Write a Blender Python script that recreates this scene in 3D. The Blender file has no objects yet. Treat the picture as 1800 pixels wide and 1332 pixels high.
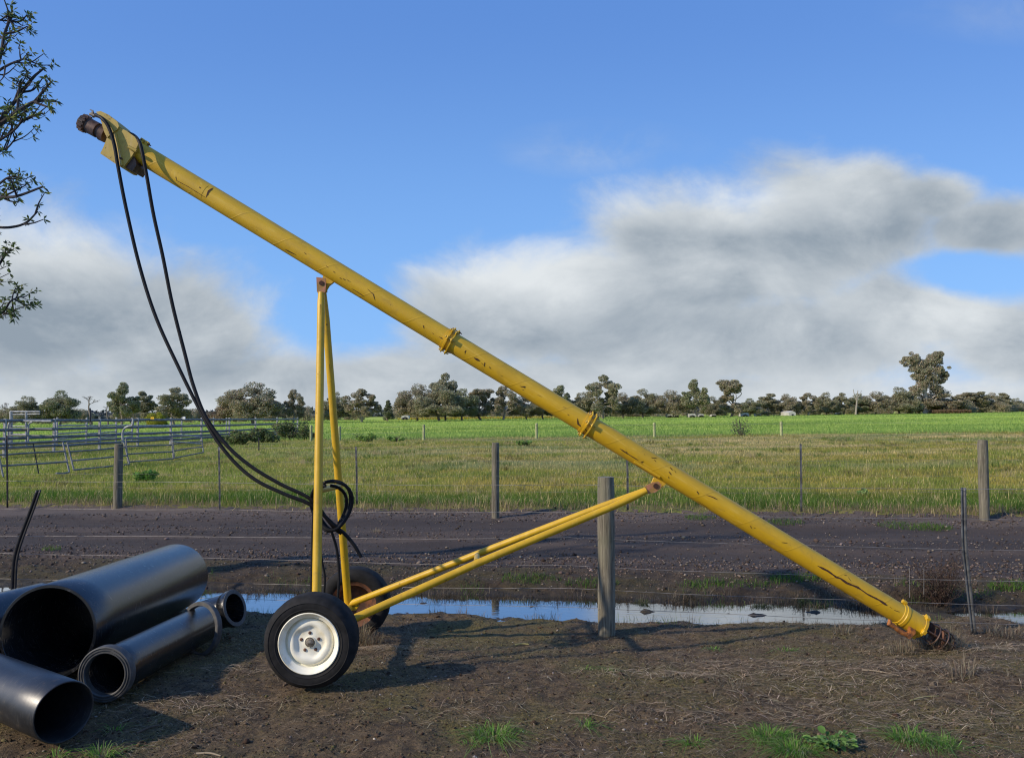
import bpy, math, random
import numpy as np
from mathutils import Vector, Matrix, Quaternion
random.seed(7); R = np.random.default_rng(7)
C = bpy.context.scene
rad = math.radians
# ------------------------------------------------------------------ camera, world, sun, exposure
F = 1345.0; TH = math.atan(58/F); CAM = np.array((0., 0., 1.71))
cd = bpy.data.cameras.new('camera'); cam = bpy.data.objects.new('camera', cd); C.collection.objects.link(cam)
cd.sensor_width = 36; cd.lens = 36*F/1800; cd.clip_start = .05; cd.clip_end = 6000
cam.location = CAM; cam.rotation_euler = (math.pi/2+TH, 0, 0); C.camera = cam
C.view_settings.view_transform = 'Standard'; C.view_settings.look = 'None'
C.view_settings.exposure = 0.47
C.render.engine = 'CYCLES'; C.cycles.pixel_filter_type = 'BLACKMAN_HARRIS'; C.cycles.filter_width = 1.15; C.view_settings.gamma = 1
SUN_EL = rad(30); SUN_AZ = (-0.90, -0.44)            # horizontal direction towards the sun
def P(px, py, Y):
    dx = (px-900)/F; dy = (666-py)/F
    f = math.cos(TH)-dy*math.sin(TH); u = math.sin(TH)+dy*math.cos(TH)
    k = Y/f
    return np.array((CAM[0]+dx*k, CAM[1]+Y, CAM[2]+u*k))
def uv_of(px, py):
    p = P(px, py, 1.0)-CAM
    return p[0], p[2]

class NT:
    def __init__(s, tree): s.t = tree; s.n = tree.nodes; s.l = tree.links
    def node(s, ty, **kw):
        n = s.n.new(ty)
        for k, v in kw.items():
            if k == 'ins':
                for a, b in v.items():
                    if hasattr(b, 'is_output'): s.l.new(b, n.inputs[a])
                    else: n.inputs[a].default_value = b
            else: setattr(n, k, v)
        return n
    def m(s, op, a, b=None, c=None, clamp=False):
        n = s.n.new('ShaderNodeMath'); n.operation = op; n.use_clamp = clamp
        for i, v in enumerate((a, b, c)):
            if v is None: continue
            if hasattr(v, 'is_output'): s.l.new(v, n.inputs[i])
            else: n.inputs[i].default_value = v
        return n.outputs[0]
    def ss(s, v, a, b):                                 # smoothstep
        n = s.n.new('ShaderNodeMapRange'); n.interpolation_type = 'SMOOTHSTEP'
        s.l.new(v, n.inputs[0]); n.inputs[1].default_value = a; n.inputs[2].default_value = b
        return n.outputs[0]
    def mix(s, f, a, b):
        n = s.n.new('ShaderNodeMix'); n.data_type = 'RGBA'
        for i, v in ((0, f), (6, a), (7, b)):
            if hasattr(v, 'is_output'): s.l.new(v, n.inputs[i])
            else: n.inputs[i].default_value = v if i == 0 else (*v, 1)
        return n.outputs[2]
    def noise(s, vec, sc, det=4, rough=.55, dist=0):
        n = s.n.new('ShaderNodeTexNoise'); s.l.new(vec, n.inputs['Vector'])
        n.inputs['Scale'].default_value = sc; n.inputs['Detail'].default_value = det
        n.inputs['Roughness'].default_value = rough; n.inputs['Distortion'].default_value = dist
        return n.outputs[0]

# ---- world: Nishita sky with procedural clouds by direction
w = bpy.data.worlds.new('World'); C.world = w; w.use_nodes = True
T = NT(w.node_tree); T.n.clear()
out = T.node('ShaderNodeOutputWorld'); bg = T.node('ShaderNodeBackground'); T.l.new(bg.outputs[0], out.inputs[0])
sky = T.node('ShaderNodeTexSky'); sky.sky_type = 'NISHITA'; sky.sun_disc = False
sky.sun_elevation = SUN_EL; sky.sun_rotation = math.atan2(SUN_AZ[0], SUN_AZ[1])
sky.altitude = 100; sky.air_density = 1.0; sky.dust_density = .3; sky.ozone_density = 2.5
tc = T.node('ShaderNodeTexCoord'); sep = T.node('ShaderNodeSeparateXYZ', ins={0: tc.outputs['Generated']})
yy = T.m('MAXIMUM', T.m('ABSOLUTE', sep.outputs[1]), .12)
U = T.m('DIVIDE', sep.outputs[0], yy); V = T.m('DIVIDE', sep.outputs[2], yy)
comb = T.node('ShaderNodeCombineXYZ', ins={0: U, 1: V, 2: 0.37}).outputs[0]
stretch = T.node('ShaderNodeMapping', ins={0: comb, 3: (1, 1.5, 1)}).outputs[0]
n1 = T.noise(stretch, 5.0, 12, .60, .35)
offs = T.node('ShaderNodeMapping', ins={0: comb, 1: (-.022, .045, .02), 3: (1, 1.5, 1)}).outputs[0]
n1b = T.noise(offs, 5.0, 12, .60, .35)
relief = T.m('MULTIPLY', T.m('SUBTRACT', n1, n1b), 1.15)
n2 = T.noise(T.node('ShaderNodeMapping', ins={0: comb, 1: (3.1, 1.7, 0), 3: (1, 2.0, 1)}).outputs[0], 3.0, 6, .55, .3)
n3 = T.noise(T.node('ShaderNodeMapping', ins={0: comb, 1: (7.1, 4.7, 0), 3: (1, 1.3, 1)}).outputs[0], 15, 8, .66, .3)
def blob(px, py, rx, ry, g=1.0):
    u0, v0 = uv_of(px, py)
    a = T.m('MULTIPLY', T.m('SUBTRACT', U, u0), F/rx); b = T.m('MULTIPLY', T.m('SUBTRACT', V, v0), F/ry)
    d = T.m('SQRT', T.m('ADD', T.m('MULTIPLY', a, a), T.m('MULTIPLY', b, b)))
    return T.m('MULTIPLY', T.m('SUBTRACT', 1.0, d), g)
blobs = [(30, 560, 370, 230), (290, 590, 260, 165), (-250, 560, 300, 250),
         (900, 560, 230, 140), (1040, 520, 230, 120), (1240, 460, 270, 175), (1420, 430, 240, 170), (1530, 390, 190, 130),
         (1640, 350, 110, 60), (1300, 600, 620, 120), (1790, 600, 210, 100), (1730, 400, 170, 70), (1600, 540, 260, 110), (2050, 500, 330, 200),
         (650, 700, 1600, 115)]
mk_ = None
for b_ in blobs:
    v_ = blob(*b_)
    mk_ = v_ if mk_ is None else T.m('SMOOTH_MAX', mk_, v_, .12)
hole = T.m('MAXIMUM', T.m('MAXIMUM', blob(1700, 490, 150, 62), T.m('MULTIPLY', blob(600, 560, 130, 90), .55)), 0.0)
mk_ = T.m('SUBTRACT', mk_, T.m('MULTIPLY', hole, .85))
# thin wisps
wisp = T.m('MULTIPLY', T.m('MAXIMUM', blob(1060, 262, 210, 60), 0.0), .45)
wispr = T.m('MULTIPLY', T.m('MAXIMUM', blob(1850, 20, 330, 70), 0.0), .3)
msk = T.m('ADD', mk_, T.m('MULTIPLY', T.m('SUBTRACT', n1, .5), 1.05))
msk = T.m('ADD', msk, T.m('MULTIPLY', T.m('SUBTRACT', n3, .5), .34))
dens = T.ss(msk, -.14, .46)
dens = T.m('MAXIMUM', dens, T.m('MULTIPLY', T.m('ADD', wisp, wispr), T.ss(n1, .35, .7)))
# other side of the sky, softly scattered cloud
lit = T.ss(T.m('ADD', n2, T.m('MULTIPLY', T.m('SUBTRACT', n3, .5), .32)), .30, .72)
edge = T.m('SUBTRACT', 1.0, T.ss(msk, .1, .7))
bright = T.m('MAXIMUM', T.m('MULTIPLY', T.m('MAXIMUM', blob(930, 490, 230, 110), 0.0), 1.25), T.m('MAXIMUM', blob(1330, 350, 340, 70), 0.0))
bright = T.m('MAXIMUM', bright, T.m('MULTIPLY', T.m('MAXIMUM', blob(110, 420, 260, 90), 0.0), .8))
bright = T.m('MAXIMUM', bright, T.m('MULTIPLY', T.m('MAXIMUM', blob(1700, 560, 230, 90), 0.0), .8))
low = T.m('SUBTRACT', 1.0, T.ss(V, .0, .11))
Lc = T.m('ADD', T.m('ADD', T.m('MULTIPLY', lit, .36), T.m('ADD', relief, .06)), T.m('ADD', T.m('MULTIPLY', edge, .25), T.m('ADD', T.m('MULTIPLY', bright, .75), T.m('MULTIPLY', low, .30))), clamp=True)
cl = T.mix(Lc, (2.1, 2.55, 3.05), (5.5, 5.8, 6.0))
blue = T.mix(.62, sky.outputs[0], (.80, 2.25, 6.3))
gradt = T.m('SUBTRACT', 1.0, T.ss(V, .05, .55))
blue = T.mix(T.m('MULTIPLY', gradt, .55), blue, (2.0, 4.2, 7.6))
T.l.new(T.mix(dens, blue, cl), bg.inputs[0]); bg.inputs[1].default_value = .1
# ---- sun
sl = bpy.data.lights.new('sun', 'SUN'); sl.energy = 3.1; sl.angle = rad(1.0); sl.color = (1, .875, .71)
so = bpy.data.objects.new('sun', sl); C.collection.objects.link(so)
sd = Vector((SUN_AZ[0]*math.cos(SUN_EL), SUN_AZ[1]*math.cos(SUN_EL), math.sin(SUN_EL)))
so.rotation_euler = sd.to_track_quat('Z', 'Y').to_euler(); so.location = (-20, -10, 20)

# ------------------------------------------------------------------ helpers
def link(o): C.collection.objects.link(o); return o
def props(o, label=None, cat=None, group=None, kind=None):
    for k, v in (('label', label), ('category', cat), ('group', group), ('kind', kind)):
        if v: o[k] = v
    return o
def empty(name, loc, label=None, cat=None, group=None, kind=None):
    o = bpy.data.objects.new(name, None); o.location = loc; o.empty_display_size = .1
    link(o); props(o, label, cat, group, kind); return o
def wloc(o):
    v = np.zeros(3)
    while o is not None: v = v+np.array(o.location); o = o.parent
    return v
class MB:
    def __init__(s): s.V = []; s.Fc = []; s.n = 0; s.Cc = []; s.hascol = False
    def add(s, V, Fs, mi=0, col=None):
        V = np.asarray(V, float).reshape(-1, 3)
        if isinstance(Fs, np.ndarray): Fs = [Fs]
        for f in Fs:
            f = np.asarray(f, int)
            if len(f): s.Fc.append((f+s.n, mi))
        s.V.append(V); s.n += len(V)
        if col is not None: s.hascol = True; s.Cc.append(np.broadcast_to(col, (len(V), 3)))
        return s
    def mesh(s, name, mats, off=0, smooth=True, sharp=35):
        V = np.concatenate(s.V)-off
        me = bpy.data.meshes.new(name); me.vertices.add(len(V)); me.vertices.foreach_set('co', V.ravel().astype(np.float32))
        L = np.concatenate([f.ravel() for f, _ in s.Fc]); ct = np.concatenate([np.full(len(f), f.shape[1]) for f, _ in s.Fc])
        mi = np.concatenate([np.full(len(f), m) for f, m in s.Fc])
        me.loops.add(len(L)); me.loops.foreach_set('vertex_index', L.astype(np.int32))
        me.polygons.add(len(ct)); st = np.concatenate(([0], np.cumsum(ct)[:-1]))
        me.polygons.foreach_set('loop_start', st.astype(np.int32)); me.polygons.foreach_set('loop_total', ct.astype(np.int32))
        me.polygons.foreach_set('material_index', mi.astype(np.int32))
        if smooth: me.polygons.foreach_set('use_smooth', np.ones(len(ct), bool))
        for m in (mats if isinstance(mats, (list, tuple)) else [mats]): me.materials.append(m)
        me.update(calc_edges=True)
        if s.hascol:
            a = me.color_attributes.new('Col', 'FLOAT_COLOR', 'POINT')
            cc = np.concatenate(s.Cc); cc = np.concatenate((cc, np.ones((len(cc), 1))), 1)
            a.data.foreach_set('color', cc.ravel().astype(np.float32))
        me.validate()
        if smooth and sharp:
            try: me.set_sharp_from_angle(angle=rad(sharp))
            except Exception: pass
        return me
    def build(s, name, mats, parent=None, smooth=True, sharp=35):
        off = wloc(parent) if parent else 0
        o = bpy.data.objects.new(name, s.mesh(name, mats, off, smooth, sharp)); link(o)
        if parent: o.parent = parent
        return o
def catmull(pts, k=6):
    p = np.array(pts, float); p = np.vstack((2*p[0]-p[1], p, 2*p[-1]-p[-2])); o = []
    for i in range(1, len(p)-2):
        for t in np.linspace(0, 1, k, endpoint=False):
            a, b, c, d = p[i-1:i+3]
            o.append(.5*((2*b)+(-a+c)*t+(2*a-5*b+4*c-d)*t*t+(-a+3*b-3*c+d)*t**3))
    o.append(p[-2]); return np.array(o)
def tube(pts, r, n=12, caps=True, closed=False):
    p = np.array(pts, float); m = len(p); r = np.broadcast_to(r, (m,)).astype(float)
    t = np.gradient(p, axis=0)
    if closed: t = np.roll(p, -1, 0)-np.roll(p, 1, 0)
    t /= np.linalg.norm(t, axis=1)[:, None]+1e-12
    a = np.array((0, 0, 1.)) if abs(t[0][2]) < .9 else np.array((1., 0, 0))
    nrm = np.cross(t[0], a); nrm /= np.linalg.norm(nrm); V = []
    ang = np.arange(n)*2*np.pi/n
    for i in range(m):
        nrm = nrm-t[i]*nrm.dot(t[i]); nrm /= np.linalg.norm(nrm); b = np.cross(t[i], nrm)
        V.append(p[i]+r[i]*(np.cos(ang)[:, None]*nrm+np.sin(ang)[:, None]*b))
    V = np.concatenate(V); k = np.arange(n); k2 = (k+1) % n; Q = []
    for i in range(m if closed else m-1):
        j = (i+1) % m
        Q.append(np.stack((i*n+k, i*n+k2, j*n+k2, j*n+k), 1))
    Fs = [np.concatenate(Q)]
    if caps and not closed: Fs += [np.arange(n)[::-1][None], (np.arange(n)+(m-1)*n)[None]]
    return V, Fs
def lathe(prof, o, ax, n=48, close=False):
    """profile [(r, h)] round axis ax from origin o"""
    ax = np.array(ax, float); ax /= np.linalg.norm(ax); o = np.array(o, float)
    a = np.array((0, 0, 1.)) if abs(ax[2]) < .9 else np.array((1., 0, 0))
    e = np.cross(ax, a); e /= np.linalg.norm(e); g = np.cross(ax, e); th = np.arange(n)*2*np.pi/n
    d = np.cos(th)[:, None]*e+np.sin(th)[:, None]*g
    V = np.concatenate([o+ax*h+max(r, 1e-5)*d for r, h in prof]); k = np.arange(n); k2 = (k+1) % n; m = len(prof)
    return V, [np.concatenate([np.stack((i*n+k, i*n+k2, ((i+1) % m)*n+k2, ((i+1) % m)*n+k), 1) for i in range(m if close else m-1)])]
def box(c, s, rot=None):
    s = np.array(s)/2; V = np.array([(x, y, z) for x in (-1, 1) for y in (-1, 1) for z in (-1, 1)])*s
    if rot is not None: V = V@np.array(rot).T
    return V+np.array(c), [np.array([(0, 1, 3, 2), (4, 6, 7, 5), (0, 4, 5, 1), (2, 3, 7, 6), (0, 2, 6, 4), (1, 5, 7, 3)])]
def bbox(c, s, rot=None, b=.004):
    """chamfered box"""
    s = np.array(s, float)/2; V = []
    for x in (-1, 1):
        for y in (-1, 1):
            for z in (-1, 1):
                for k in range(3):
                    v = np.array((x, y, z), float)*(s-b); v[k] += (x, y, z)[k]*b; V.append(v)
    V = np.array(V); i = lambda x, y, z, k: ((x*2+y)*2+z)*3+k
    Q = [(i(0,0,0,0), i(0,0,1,0), i(0,1,1,0), i(0,1,0,0)), (i(1,0,0,0), i(1,1,0,0), i(1,1,1,0), i(1,0,1,0)),
         (i(0,0,0,1), i(1,0,0,1), i(1,0,1,1), i(0,0,1,1)), (i(0,1,0,1), i(0,1,1,1), i(1,1,1,1), i(1,1,0,1)),
         (i(0,0,0,2), i(0,1,0,2), i(1,1,0,2), i(1,0,0,2)), (i(0,0,1,2), i(1,0,1,2), i(1,1,1,2), i(0,1,1,2))]
    for a in (0, 1):
        for c_ in (0, 1):
            Q += [(i(0,a,c_,1), i(1,a,c_,1), i(1,a,c_,2), i(0,a,c_,2)), (i(a,0,c_,0), i(a,1,c_,0), i(a,1,c_,2), i(a,0,c_,2)), (i(a,c_,0,0), i(a,c_,1,0), i(a,c_,1,1), i(a,c_,0,1))]
    Tt = [(i(x,y,z,0), i(x,y,z,1), i(x,y,z,2)) for x in (0,1) for y in (0,1) for z in (0,1)]
    if rot is not None: V = V@np.array(rot).T
    return V+np.array(c), [np.array(Q), np.array(Tt)]
def frame(d, up=(0, 1, 0)):
    d = np.array(d, float); d /= np.linalg.norm(d); u = np.array(up, float); e = np.cross(u, d); e /= np.linalg.norm(e)
    return np.stack((e, np.cross(d, e), d), 1)            # columns x,y,z ; z along d
def prism(pix, Y0, Y1, Yr=None):
    """outline traced at depth Y0, given real thickness Y0..Y1"""
    p = np.array([P(a, b, Y0) for a, b in pix]); q = p.copy(); q[:, 1] = Y1
    n = len(p); k = np.arange(n); k2 = (k+1) % n
    return np.concatenate((p, q)), [k[None], (k[::-1]+n)[None], np.stack((k, k+n, k2+n, k2), 1)]
def lattice(ix, iy, s):
    h = (ix.astype(np.int64)*374761393+iy.astype(np.int64)*668265263+s*1274126177) & 0x7fffffff
    h = ((h ^ (h >> 13))*1274126177) & 0x7fffffff
    return ((h ^ (h >> 16)) & 0xffff)/65535.
def vn(x, y, s=0):
    ix = np.floor(x); iy = np.floor(y); fx = x-ix; fy = y-iy; fx = fx*fx*(3-2*fx); fy = fy*fy*(3-2*fy)
    a = lattice(ix, iy, s); b = lattice(ix+1, iy, s); c = lattice(ix, iy+1, s); d = lattice(ix+1, iy+1, s)
    return (a*(1-fx)+b*fx)*(1-fy)+(c*(1-fx)+d*fx)*fy
def fbm(x, y, f, o=4, s=0, g=.5):
    v = 0; a = 1; tot = 0
    for i in range(o): v = v+a*vn(x*f+17.3*i, y*f+9.1*i, s+i); tot += a; a *= g; f *= 2.03
    return v/tot
def sst(x, a, b):
    t = np.clip((x-a)/(b-a), 0, 1); return t*t*(3-2*t)
# ---- terrain heights
ZW = -.2
ISL = [(1.28, 7.42, .16, .085), (2.33, 7.28, .20, .085), (2.05, 7.35, .08, .07), (2.85, 7.40, .22, .09), (-.9, 7.75, .10, .07), (.2, 7.62, .07, .06), (1.95, 7.75, .3, .05), (3.3, 7.6, .3, .06)]
def tcoord(x, y):
    k = .10+.05*sst(y, 8, 13); k = k*(1-sst(y, 30, 60)); return y+k*x
def H(x, y, fine=True):
    x = np.asarray(x, float); y = np.asarray(y, float); t = tcoord(x, y)
    z = -.12*sst(t, 4.9, 6.5)+.085*sst(x, 1.2, 3.4)*sst(t, 4.6, 5.6)*(1-sst(t, 6.6, 7.1))
    wob = (fbm(x, y*1.5, 1.3, 5, 5, .6)-.5)*.62
    z = z-.15*sst(t+wob, 6.75, 7.45)+.15*sst(t+wob*.8, 7.82, 8.3)+.10*np.exp(-((x-3.95)/.42)**2)*sst(t, 6.6, 7.0)*(1-sst(t, 8.1, 8.5))
    if fine: z = z+sst(t, 6.7, 7.0)*(1-sst(t, 8.4, 8.8))*.05*(fbm(x, y*1.6, 7, 4, 61, .6)-.5)
    for ix_, iy_, ra, hh_ in ISL: z = z+hh_*np.exp(-(((x-ix_)/ra)**2+((y-iy_)/(ra*.45))**2))*(1+.5*(fbm(x, y, 14, 2, 71)-.5) if fine else 1)
    z = z+.09*sst(t, 8.0, 9.0)+.03*sst(t, 12.6, 13.6)
    z = z+.0113*x*sst(y, 9, 14)+.0*y
    if fine:
        a = (1-sst(y, 14, 40))
        z = z+a*(.045*(fbm(x, y, 1.1, 2, 1)-.5)+(.040*(fbm(x, y, 6, 4, 2)-.5)+.012*(fbm(x, y, 38, 3, 3)-.5))*(1-.55*sst(t, 8.4, 9)*(1-sst(t, 12.9, 13.3))))
        # wheel tracks along the road
        for c_, d_ in ((9.9, .05), (11.9, .05)): z = z-d_*np.exp(-((t-c_)/.55)**2)
        z = z+sst(t, 13.0, 13.4)*(1-sst(t, 13.8, 15))*.09*fbm(x, y, 2.2, 3, 8)
        z = z+sst(y, 14, 20)*(1-sst(y, 50, 80))*.10*(fbm(x, y, .35, 2, 9)-.5)
    return z
def Gp(px, py):
    """where the photo ray through px,py meets the ground"""
    d = P(px, py, 1.)-CAM; k = 1.5
    for s_ in (.5, .05, .005):
        while k < 400:
            q = CAM+d*k
            if q[2] < float(H(q[0], q[1])): break
            k += s_
        k -= s_
    q = CAM+d*(k+.003); q[2] = float(H(q[0], q[1])); return q

# ------------------------------------------------------------------ materials
def mat(name):
    m = bpy.data.materials.new(name); m.use_nodes = True; t = NT(m.node_tree); b = t.n['Principled BSDF']; return m, t, b
def simple(name, col, rough=.7, metal=0, var=.25, sc=20, bump=.0, spec=.5, col2=None, lo=.35, hi=.65, coord='Object'):
    m, t, b = mat(name); tc = t.node('ShaderNodeTexCoord').outputs[coord]
    n = t.noise(tc, sc, 5, .6); c2 = col2 or tuple(c*(1-var) for c in col); c1 = tuple(min(1, c*(1+var*.6)) for c in col) if not col2 else col
    t.l.new(t.mix(t.ss(n, lo, hi), c2, c1), b.inputs['Base Color'])
    b.inputs['Roughness'].default_value = rough; b.inputs['Metallic'].default_value = metal; b.inputs['Specular IOR Level'].default_value = spec
    if bump:
        bp = t.node('ShaderNodeBump', ins={'Strength': bump, 'Distance': .01, 'Height': n}); t.l.new(bp.outputs[0], b.inputs['Normal'])
    return m
def paint(name, seam=None, base=(.64, .385, .012), wear=.62, dirt=.35):
    m, t, b = mat(name); tc = t.node('ShaderNodeTexCoord').outputs['Object']
    big = t.noise(tc, 3.0, 4, .6); fine = t.noise(tc, 45, 6, .7); mid = t.noise(tc, 11, 5, .65, .4)
    c = t.mix(t.ss(big, .3, .7), tuple(k*.82 for k in base), base)
    c = t.mix(t.m('MULTIPLY', t.ss(mid, .5, .72), dirt), c, (.30, .19, .03))
    st_ = t.noise(t.node('ShaderNodeMapping', ins={0: tc, 3: (1, 1, .12)}).outputs[0], 26, 6, .7, .3)
    c = t.mix(t.m('MULTIPLY', t.m('MULTIPLY', t.ss(st_, .50, .68), t.ss(big, .40, .62)), .55), c, (.36, .20, .04))
    c = t.mix(t.m('MULTIPLY', t.ss(st_, .30, .46), 1.0), tuple(k*1.02 for k in (base[0], base[1]*1.06, base[2]*3.5)), c)
    chip = t.m('MULTIPLY', t.ss(fine, wear, wear+.03), t.ss(mid, .48, .6))
    hgt = t.m('MULTIPLY', fine, .15)
    if seam:
        sp = t.node('ShaderNodeSeparateXYZ', ins={0: tc})
        a = t.m('DIVIDE', t.m('ARCTAN2', sp.outputs[1], sp.outputs[0]), 2*math.pi)
        s = t.m('FRACT', t.m('ADD', t.m('ADD', a, t.m('DIVIDE', sp.outputs[2], seam)), 10.15))
        d = t.m('ABSOLUTE', t.m('SUBTRACT', s, .5)); ln = t.m('SUBTRACT', 1.0, t.ss(d, .004, .02))
        hgt = t.m('ADD', hgt, t.m('MULTIPLY', ln, .35))
        e = t.m('MULTIPLY', t.m('SUBTRACT', 1.0, t.ss(t.m('ABSOLUTE', t.m('SUBTRACT', s, .525)), .0, .012)), .22)
        c = t.mix(e, c, (.22, .13, .02))
    c = t.mix(chip, c, (.085, .035, .018))
    t.l.new(c, b.inputs['Base Color'])
    t.l.new(t.m('ADD', t.m('MULTIPLY', mid, .25), t.m('ADD', t.m('MULTIPLY', chip, .3), .36)), b.inputs['Roughness'])
    bp = t.node('ShaderNodeBump', ins={'Strength': .6, 'Distance': .003, 'Height': t.m('SUBTRACT', hgt, t.m('MULTIPLY', chip, .4))}); t.l.new(bp.outputs[0], b.inputs['Normal'])
    return m
YEL = paint('yellow_paint', wear=.64); YTUBE = paint('yellow_tube_paint', seam=.37, wear=.66)
YPALE = paint('faded_yellow_paint', base=(.50, .34, .05), wear=.6, dirt=.5)
PINKRUST = simple('pinkish_rust', (.42, .17, .10), .8, col2=(.30, .17, .04), sc=25, bump=.3)
RUST = simple('rust', (.17, .08, .045), .85, col2=(.07, .03, .02), sc=30, bump=.5)
ORUST = simple('orange_rust_paint', (.40, .14, .028), .7, col2=(.10, .04, .018), sc=28, bump=.4)
DARKRUST = simple('dark_greasy_metal', (.12, .065, .042), .55, metal=.2, col2=(.035, .022, .018), sc=18, bump=.3)
CHIP = simple('bare_rust_mark', (.055, .022, .012), .9, sc=60)
HOSE = simple('rubber_hose', (.008, .008, .009), .6, sc=40, spec=.2)
RUBBER = simple('tyre_rubber', (.020, .019, .019), .8, col2=(.010, .010, .010), sc=14, bump=.25, spec=.25)
WHITE = simple('chalky_white_paint', (.90, .86, .70), .6, col2=(.74, .67, .48), sc=9, lo=.3, hi=.55, bump=.15)
HUBM = simple('hub_metal', (.30, .27, .22), .5, metal=.4, col2=(.13, .10, .07), sc=60)
WIRE = simple('galvanised_wire', (.30, .28, .26), .6, metal=.3, col2=(.16, .15, .14), sc=12)
STEEL = simple('dull_steel', (.16, .165, .165), .55, metal=.5, col2=(.075, .075, .075), sc=15)
DSTEEL = simple('dark_steel', (.035, .035, .04), .5, metal=.4, col2=(.02, .02, .022), sc=15)
GALV = simple('galvanised_rail', (.22, .22, .21), .6, metal=.1, col2=(.11, .115, .115), sc=4)
GALVL = simple('pale_galvanised_steel', (.46, .46, .44), .65, metal=.1, col2=(.20, .21, .21), sc=6)
YTAG = simple('yellow_plastic', (.80, .48, .02), .5, sc=5); WTAG = simple('white_plastic', (.75, .75, .74), .5, sc=5)
WPAINT = simple('white_cladding', (.50, .49, .45), .6, sc=1.0, var=.15); DGLASS = simple('dark_window', (.03, .035, .04), .2, sc=2)
def hdpe(name='black_poly', k=1.0, ro=.09):
    m, t, b = mat(name); tc = t.node('ShaderNodeTexCoord').outputs['Object']
    a = t.noise(tc, 3, 5, .6); st = t.noise(t.node('ShaderNodeMapping', ins={0: tc, 3: (1, 1, 9)}).outputs[0], 14, 6, .75)
    c = t.mix(t.ss(a, .35, .7), (.006*k, .007*k, .009*k), (.015*k, .016*k, .017*k)); c = t.mix(t.m('MULTIPLY', t.ss(st, .54, .72), .7), c, (.12, .115, .105))
    du = t.noise(tc, 22, 7, .75, .5); c = t.mix(t.m('MULTIPLY', t.m('MULTIPLY', t.ss(du, .55, .66), t.ss(a, .42, .6)), .6), c, (.11, .085, .058))
    t.l.new(c, b.inputs['Base Color']); t.l.new(t.m('ADD', ro, t.m('MULTIPLY', st, .28)), b.inputs['Roughness']); b.inputs['IOR'].default_value = 1.7
    bp = t.node('ShaderNodeBump', ins={'Strength': .25, 'Distance': .004, 'Height': st}); t.l.new(bp.outputs[0], b.inputs['Normal']); return m
POLY = hdpe(); POLYG = hdpe('scuffed_grey_poly', 1.25, .24); PGREY = simple('grey_flange_face', (.095, .092, .085), .6, col2=(.05, .05, .048), sc=20)
def wood(nm='weathered_post', k=1.0):
    m, t, b = mat(nm); tc = t.node('ShaderNodeTexCoord').outputs['Object']
    g = t.noise(t.node('ShaderNodeMapping', ins={0: tc, 3: (1, 1, .06)}).outputs[0], 42, 7, .7, .8); p = t.noise(tc, 3, 4)
    c = t.mix(t.ss(g, .3, .7), (.085*k, .072*k, .05*k), (.29*k, .26*k, .19*k)); c = t.mix(t.m('MULTIPLY', t.ss(p, .45, .7), .5), c, (.13, .135, .08))
    t.l.new(c, b.inputs['Base Color']); b.inputs['Roughness'].default_value = .9
    bp = t.node('ShaderNodeBump', ins={'Strength': .8, 'Distance': .008, 'Height': g}); t.l.new(bp.outputs[0], b.inputs['Normal']); return m
WOOD = wood(); WOOD2 = wood('dark_weathered_post', .8); TREATED = simple('pale_treated_wood', (.36, .38, .19), .9, sc=8, bump=.3)
def vcol(name, rough=.6, trans=.25, spec=.3, mul=1.0):
    m, t, b = mat(name); a = t.node('ShaderNodeVertexColor', layer_name='Col').outputs[0]
    t.l.new(a, b.inputs['Base Color']); b.inputs['Roughness'].default_value = rough; b.inputs['Specular IOR Level'].default_value = spec
    if trans:
        tr = t.node('ShaderNodeBsdfTranslucent', ins={0: a}); mx = t.node('ShaderNodeMixShader', ins={0: trans, 1: b.outputs[0], 2: tr.outputs[0]})
        t.l.new(mx.outputs[0], t.n['Material Output'].inputs[0])
    return m
GRASS = vcol('grass_blades', .55, .5); LEAF = vcol('leaves', .6, .3); STRAW = vcol('straw_litter', .8, .1); STONE = vcol('stones', .85, 0, .2); BARKV = vcol('bark', .9, 0, .2)

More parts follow.
